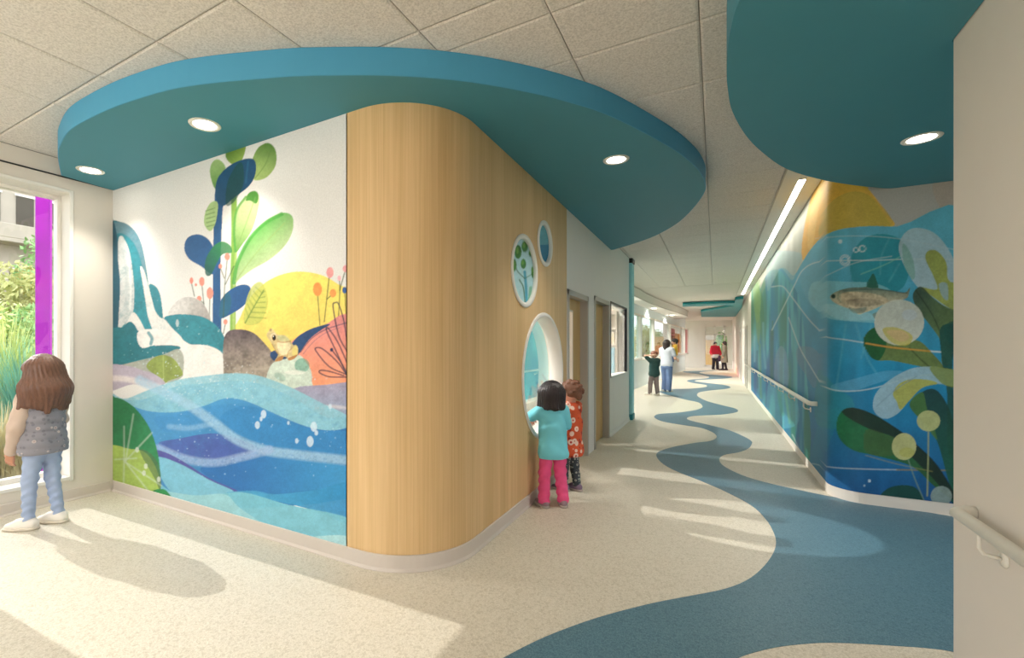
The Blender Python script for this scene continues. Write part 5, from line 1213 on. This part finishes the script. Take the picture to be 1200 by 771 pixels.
# materials for people
for nm, c in (('skin_tan', (196, 140, 112)), ('skin_light', (226, 176, 150)), ('skin_pink', (222, 164, 140))):
    m = simple(nm, c, 0.55, var=0.05); m.node_tree.nodes['Principled BSDF'].inputs['Subsurface Weight'].default_value = 0.0
simple('eye_white', (236, 232, 226), 0.3); simple('eye_dark', (40, 30, 26), 0.2); simple('lips', (190, 104, 96), 0.5)
simple('hair_brown', (110, 76, 60), 0.45, var=0.6, scale=1, stretch=(110, 110, 5)); simple('hair_black', (44, 34, 36), 0.4, var=0.4, scale=1, stretch=(70, 70, 4)); simple('hair_ginger', (118, 76, 54), 0.55, var=0.45, scale=60); simple('hair_auburn', (120, 66, 44), 0.5, var=0.3, scale=30); simple('hair_dark', (52, 38, 36), 0.5, var=0.3, scale=20)
simple('vest_grey', (138, 136, 142), 0.6, var=0.12, scale=20, bump=0.15); simple('sleeve_beige', (206, 184, 168), 0.7, var=0.08, bump=0.2, bscale=25); simple('jeans_pale', (160, 176, 206), 0.8, var=0.14, scale=14, bump=0.25, bscale=30); simple('shoe_white', (234, 228, 218), 0.5, var=0.05, bump=0.1); simple('sole_white', (224, 214, 198), 0.6)
simple('tee_teal', (118, 206, 220), 0.8, var=0.06, scale=6, bump=0.2, bscale=14); simple('pants_pink', (234, 84, 138), 0.8, var=0.14, scale=18, bump=0.3, bscale=26); simple('shoe_mauve', (150, 124, 132), 0.6, var=0.15, scale=30); simple('sole_grey', (176, 164, 156), 0.6); simple('shoe_purple', (134, 112, 136), 0.6, var=0.15, scale=30); simple('hair_tie', (48, 34, 56), 0.5)
simple('tee_green', (44, 76, 74), 0.8, var=0.1); simple('pants_taupe', (132, 118, 116), 0.8, var=0.1); simple('top_grey', (204, 204, 212), 0.8, var=0.1); simple('jeans_mid', (108, 128, 168), 0.8, var=0.12); simple('tee_yellow', (240, 188, 70), 0.8, var=0.06); simple('hoodie_red', (200, 36, 58), 0.8, var=0.08); simple('tee_white', (226, 230, 226), 0.8); simple('pants_black', (48, 46, 54), 0.8); simple('coat_olive', (142, 136, 118), 0.85, var=0.1); simple('bag_plum', (64, 40, 66), 0.6); simple('blouse_pink', (222, 150, 142), 0.8)
def flower_cloth(name, base, petals, centre, dark, scale, pr=0.34):
    m, nt, b = newmat(name); b.inputs['Roughness'].default_value = 0.8
    tc = nt.nodes.new('ShaderNodeTexCoord')
    def layer(prev, sc, off, lo, hi, col):
        mp = nt.nodes.new('ShaderNodeMapping'); mp.inputs['Location'].default_value = (off, off * 1.7, off * 0.6); nt.links.new(tc.outputs['Object'], mp.inputs[0])
        v = nt.nodes.new('ShaderNodeTexVoronoi'); v.inputs['Scale'].default_value = sc; v.inputs['Randomness'].default_value = 0.8; nt.links.new(mp.outputs[0], v.inputs['Vector'])
        mr = nt.nodes.new('ShaderNodeMapRange'); mr.inputs[1].default_value = lo; mr.inputs[2].default_value = hi; mr.inputs[3].default_value = 1; mr.inputs[4].default_value = 0; nt.links.new(v.outputs['Distance'], mr.inputs[0])
        mx = nt.nodes.new('ShaderNodeMix'); mx.data_type = 'RGBA'; nt.links.new(mr.outputs[0], mx.inputs[0]); mx.inputs[7].default_value = L4(col)
        if isinstance(prev, tuple): mx.inputs[6].default_value = prev
        else: nt.links.new(prev, mx.inputs[6])
        return mx.outputs[2]
    c = layer(L4(base), scale * 1.6, 3.1, 0.26, 0.32, dark); c = layer(c, scale, 0.0, pr, pr + 0.04, petals); c = layer(c, scale, 0.0, 0.13, 0.16, centre)
    nt.links.new(c, b.inputs['Base Color'])
flower_cloth('floral_orange', (214, 86, 44), (240, 206, 188), (190, 60, 50), (150, 44, 40), 13.0)
flower_cloth('vest_print', (140, 138, 146), (196, 184, 180), (170, 150, 150), (122, 120, 130), 17.0, 0.2)
flower_cloth('floral_dark', (66, 76, 84), (180, 186, 176), (60, 70, 74), (36, 42, 50), 34.0)

# --- girl at the window
H, hh = 1.33, 0.225
J = base_joints(H, hh, 0.088, 0.042, ((-0.085, 0.03), (0.085, -0.035)))
J['yawL'] = 0.35; J['yawR'] = 0.3
J['elL'] = V3(-0.165, 0.03, 0.80); J['wrL'] = V3(-0.135, 0.13, 0.585); J['elR'] = V3(0.155, 0.05, 0.80); J['wrR'] = V3(0.10, 0.19, 0.70)
def girl_hair(J, H, hp, r):
    P = [('e', hp(0, -0.12, 0.16), V3(0.98, 1.08, 0.98) * r, 0, 0, 0.02)]
    for x, y, z, q in ((-1.08, 0.0, -1.2, 0.46), (-0.9, -0.42, -1.3, 0.5), (-0.62, -0.72, -1.3, 0.52), (-0.3, -0.9, -1.38, 0.52), (0, -0.97, -1.3, 0.54), (0.32, -0.88, -1.42, 0.52), (0.64, -0.7, -1.28, 0.52), (0.92, -0.4, -1.35, 0.5), (1.08, 0.0, -1.15, 0.46)):
        P += [('c', hp(x * 0.72, y * 0.7, 0.1), hp(x * 1.05, y * 1.05 - 0.1, z), 0.45 * r, q * r, 0.04), ('c', hp(x * 1.05, y * 1.05 - 0.1, z), hp(x * 1.4, y * 1.0 - 0.15, z - 1.2 + 0.25 * math.sin(7 * x + 1)), q * r, 0.2 * r, 0.05)]
    return P
person('girl in a grey quilted vest and pale jeans looking out of the window', (-4.555, 1.566, 0), math.radians(106), H, hh, J, 'skin_tan', [
    dict(name='vest', mat='vest_print', prims=torso(0.62, 0.06, -0.002), disp=lambda X, Y, Z: -0.007 * np.abs(np.sin(math.pi * Z / 0.062 + 2.2 * X)) + 0.002 * np.sin(60 * X + 40 * Y), cut=lambda X, Y, Z: 0.575 - Z),
    dict(name='sleeve', mat='sleeve_beige', prims=sleeves(1.0, 0.93, 0.041, 0.03, 'L'), disp=folds(0.005, 60)), dict(name='sleeve', mat='sleeve_beige', prims=sleeves(1.0, 0.93, 0.041, 0.03, 'R'), disp=folds(0.005, 60, 2)),
    dict(name='trousers', mat='jeans_pale', prims=trousers(0.054, 0.037, 0.029, 0.5, bottom=0.065), disp=folds(0.0055, 95), cut=lambda X, Y, Z: Z - 0.64),
    hair(girl_hair, 'hair_brown', strands(0, 0, 0.0022, 31, 6), 0.03, cut=lambda X, Y, Z: Y - 0.02 - np.clip((Z - 1.22) * 1.2, -0.02, 0.09)),
    shoe_part('L', 'shoe_white', 'sole_white'), shoe_part('R', 'shoe_white', 'sole_white')], 0.0065)

# --- child with bobbed black hair at the porthole
H, hh = 1.09, 0.215
J = base_joints(H, hh, 0.10, 0.05, ((-0.085, 0.0), (0.085, -0.02)))
J['hipL'] += V3(0, 0, -0.01); J['yawL'] = 0.15; J['yawR'] = -0.25
for q in ('head', 'shL', 'shR'): J[q] = J[q] + V3(-0.005, 0.02, 0)
J['elL'] = V3(-0.165, 0.085, 0.775); J['wrL'] = V3(-0.12, 0.215, 0.72); J['hnL'] = V3(0.2, 0, -1); J['elR'] = V3(0.15, 0.05, 0.69); J['wrR'] = V3(0.07, 0.15, 0.66)
def bob(J, H, hp, r):
    P = [('e', hp(0, -0.1, 0.12), V3(1.02, 1.1, 1.0) * r, 0, 0, 0.02)]
    for x, y in ((-0.85, 0.05), (-0.62, -0.55), (0, -0.85), (0.62, -0.55), (0.85, 0.05)): P.append(('c', hp(x * 0.85, y * 0.8, 0.0), hp(x * 1.0, y * 0.95, -0.98), 0.42 * r, 0.36 * r, 0.04))
    return P
person('child with a black bob, turquoise tee and pink trousers at the porthole', (-1.235, 3.985, 0), math.radians(40), H, hh, J, 'skin_tan', [
    dict(name='shirt', mat='tee_teal', prims=both(torso(0.47, 0.05, 0.0), sleeves(0.92, 0, 0.046)), disp=folds(0.006, 24), cut=lambda X, Y, Z: 0.425 - Z),
    dict(name='trousers', mat='pants_pink', prims=trousers(0.062, 0.046, 0.046, 0.5, bottom=0.05), disp=folds(0.005, 85), cut=lambda X, Y, Z: np.maximum(0.035 - Z, Z - 0.47)),
    hair(bob, 'hair_black', strands(0, 0, 0.003, 30, 2), 0.03, cut=lambda X, Y, Z: np.maximum(Y - 0.045 - np.clip((Z - 0.99) * 1.5, 0, 0.09), 0.775 - Z)),
    shoe_part('L', 'shoe_mauve', 'sole_grey'), shoe_part('R', 'shoe_mauve', 'sole_grey')], 0.006)

# --- child in the orange flowered tunic
H, hh = 1.06, 0.205
J = base_joints(H, hh, 0.092, 0.045, ((-0.05, 0.05), (0.045, -0.035)))
J['yawL'] = 0.1; J['yawR'] = 0.0
J['elL'] = V3(-0.135, 0.0, 0.62); J['wrL'] = V3(-0.115, 0.07, 0.47); J['elR'] = V3(0.13, 0.02, 0.62); J['wrR'] = V3(0.1, 0.1, 0.49)
def curls(J, H, hp, r):
    R = random.Random(5); P = [('e', hp(0, -0.2, 0.25), V3(0.9, 0.95, 0.86) * r, 0, 0, 0.01)]
    for k in range(46):
        a = R.uniform(0, 6.283); e = R.uniform(-0.25, 1.3); q = V3(math.cos(a) * math.cos(e), math.sin(a) * math.cos(e), math.sin(e))
        if q[1] > 0.55 and q[2] < 0.55: continue
        s = R.uniform(0.15, 0.26) * r; P.append(('e', hp(q[0] * 0.86, q[1] * 0.92 - 0.2, q[2] * 0.84 + 0.22), V3(s, s, s), 0, 0, 0.006))
    P.append(('e', hp(0, -0.95, -0.35), V3(0.32, 0.28, 0.4) * r, 0, 0, 0.02)); return P
pz = person('child in an orange flowered tunic and dark patterned leggings', (-1.215, 4.50, 0), math.radians(72), H, hh, J, 'skin_pink', [
    dict(name='tunic', mat='floral_orange', prims=both(torso(0.38, 0.08), sleeves(1.0, 0.85, 0.04, 0.034)), disp=folds(0.008, 28, 1), cut=lambda X, Y, Z: 0.345 - Z),
    dict(name='leggings', mat='floral_dark', prims=trousers(0.058, 0.046, 0.036, 0.48, bottom=0.06), disp=folds(0.004, 70, 2), cut=lambda X, Y, Z: Z - 0.40),
    hair(curls, 'hair_ginger', None, 0.012, subs=[dict(name='hair_tie', mat='hair_tie', prims=lambda J, H, hp, r: [('c', hp(-0.12, -0.98, -0.05), hp(0.12, -0.98, -0.05), 0.12 * r, 0.12 * r)])]),
    shoe_part('L', 'shoe_purple', 'sole_grey'), shoe_part('R', 'shoe_purple', 'sole_grey')], 0.006)

# --- boy with hands behind his head
def cap_hair(k=1.06):
    return lambda J, H, hp, r: [('e', hp(0, -0.16, 0.25), V3(0.86 * k, 0.94 * k, 0.84 * k) * r, 0, 0, 0.02), ('e', hp(0, -0.5, -0.25), V3(0.62, 0.5, 0.5) * r, 0, 0, 0.03)]
def long_hair(J, H, hp, r):
    P = cap_hair(1.1)(J, H, hp, r)
    for x, y, z in ((-0.7, -0.2, -1.3), (0.7, -0.2, -1.3), (0, -0.85, -1.7), (-0.45, -0.6, -1.6), (0.45, -0.6, -1.6)): P.append(('c', hp(x * 0.9, y * 0.9, 0.1), hp(x, y - 0.1, z), 0.42 * r, 0.26 * r, 0.04))
    return P
H, hh = 1.27, 0.21
J = base_joints(H, hh, 0.105, 0.05, ((-0.10, 0.05), (0.09, -0.03))); hz = J['head']
J['elL'] = V3(-0.27, 0.02, 1.13); J['wrL'] = V3(-0.10, -0.08, 1.15); J['elR'] = V3(0.16, 0.07, 0.80); J['wrR'] = V3(0.2, 0.17, 0.66); J['yawL'] = 0.5
person('boy in a dark green tee with a hand behind his head', (-1.53, 14.5, 0), math.radians(40), H, hh, J, 'skin_light', [
    dict(name='shirt', mat='tee_green', prims=both(torso(0.62, 0.06), sleeves(0.7, 0, 0.046)), disp=folds(0.004, 26)),
    dict(name='trousers', mat='pants_taupe', prims=trousers(0.06, 0.05, 0.042, 0.5, bottom=0.05)), hair(cap_hair(1.06), 'hair_auburn'),
    shoe_part('L', 'shoe_white', 'sole_white'), shoe_part('R', 'shoe_white', 'sole_white')], 0.011, hands=True)
# --- woman carrying a toddler
H, hh = 1.60, 0.22
J = base_joints(H, hh, 0.105, 0.052, ((-0.09, 0.02), (0.07, -0.02)))
J['elL'] = V3(-0.21, 0.06, 1.03); J['wrL'] = V3(-0.06, 0.24, 1.0); J['elR'] = V3(0.24, 0.06, 1.03); J['wrR'] = V3(0.20, 0.27, 0.98)
wm = (-1.31, 15.8, 0)
person('woman in a pale top and blue jeans holding a small child', wm, math.radians(-25), H, hh, J, 'skin_light', [
    dict(name='shirt', mat='top_grey', prims=both(torso(0.86, 0.05), sleeves(0.6, 0, 0.042)), disp=folds(0.004, 22)),
    dict(name='trousers', mat='jeans_mid', prims=trousers(0.062, 0.05, 0.05, 0.53, bottom=0.045)), hair(long_hair, 'hair_dark', strands(0, 0, 0.003, 24)),
    shoe_part('L', 'shoe_white', 'sole_white'), shoe_part('R', 'shoe_white', 'sole_white')], 0.012)
H, hh = 0.86, 0.185
J = base_joints(H, hh, 0.10, 0.05)
for s, q in (('L', -1), ('R', 1)): J['kn' + s] = V3(q * 0.12, 0.12, 0.33); J['an' + s] = V3(q * 0.13, 0.10, 0.17); J['el' + s] = V3(q * 0.13, 0.08, 0.50); J['wr' + s] = V3(q * 0.10, 0.16, 0.55)
ch = person('small child in a yellow tee carried in the woman arms', (wm[0] + 0.22, wm[1] + 0.11, 0.78), math.radians(110), H, hh, J, 'skin_light', [
    dict(name='shirt', mat='tee_yellow', prims=both(torso(0.40, 0.05), sleeves(0.9, 0, 0.05))),
    dict(name='trousers', mat='jeans_mid', prims=trousers(0.064, 0.05, 0.045, 0.5, bottom=0.05)), hair(cap_hair(1.1), 'hair_dark')], 0.011)
# --- far pair
H, hh = 1.66, 0.22
J = base_joints(H, hh, 0.115, 0.052, ((-0.10, 0.08), (0.09, -0.06)))
J['elR'] = V3(0.30, 0.08, 1.05); J['wrR'] = V3(0.36, 0.24, 0.94); J['elL'] = V3(-0.28, 0.0, 1.08); J['wrL'] = V3(-0.26, 0.14, 0.90)
person('person in a red hoodie and black trousers at the far end', (-0.02, 32.4, 0), math.radians(-150), H, hh, J, 'skin_light', [
    dict(name='undershirt', mat='tee_white', prims=torso(0.80, 0.06)), dict(name='hoodie', mat='hoodie_red', prims=both(torso(1.02, 0.10, 0.012), sleeves(1, 0.9, 0.046, 0.04))),
    dict(name='trousers', mat='pants_black', prims=trousers(0.062, 0.05, 0.046, 0.52, bottom=0.05)), hair(cap_hair(1.06), 'hair_dark'),
    shoe_part('L', 'pants_black', 'sole_grey'), shoe_part('R', 'pants_black', 'sole_grey')], 0.016)
H, hh = 1.70, 0.22
J = base_joints(H, hh, 0.105, 0.05, ((-0.08, 0.08), (0.07, -0.08)))
person('person in a long olive coat with long dark hair at the far end', (0.46, 31.6, 0), math.radians(80), H, hh, J, 'skin_light', [
    dict(name='blouse', mat='blouse_pink', prims=torso(0.95, 0.0)), dict(name='coat', mat='coat_olive', prims=both(torso(0.50, 0.16, 0.008), sleeves(1, 0.92, 0.042, 0.036)), cut=lambda X, Y, Z: np.maximum(0.46 - Z, np.where(np.abs(X) < 0.05, Y - 0.09, -1.0))),
    dict(name='trousers', mat='pants_black', prims=trousers(0.056, 0.042, 0.03, 0.5, bottom=0.06)), hair(long_hair, 'hair_dark'),
    shoe_part('L', 'pants_black', 'sole_grey'), shoe_part('R', 'pants_black', 'sole_grey')], 0.016)
hb = tag(empty('handbag', (0.20, 31.62, 0.52)), 'plum handbag held in front of the olive coat', 'bag')
MB().bbox(-0.07, 0.07, -0.16, 0.16, 0, 0.34, 0.03).build('bag_body', 'bag_plum', hb, True); MB().tube([(0, -0.1, 0.33), (0, -0.08, 0.5), (0, 0.08, 0.5), (0, 0.1, 0.33)], 0.012, 6).build('strap', 'bag_plum', hb, True)
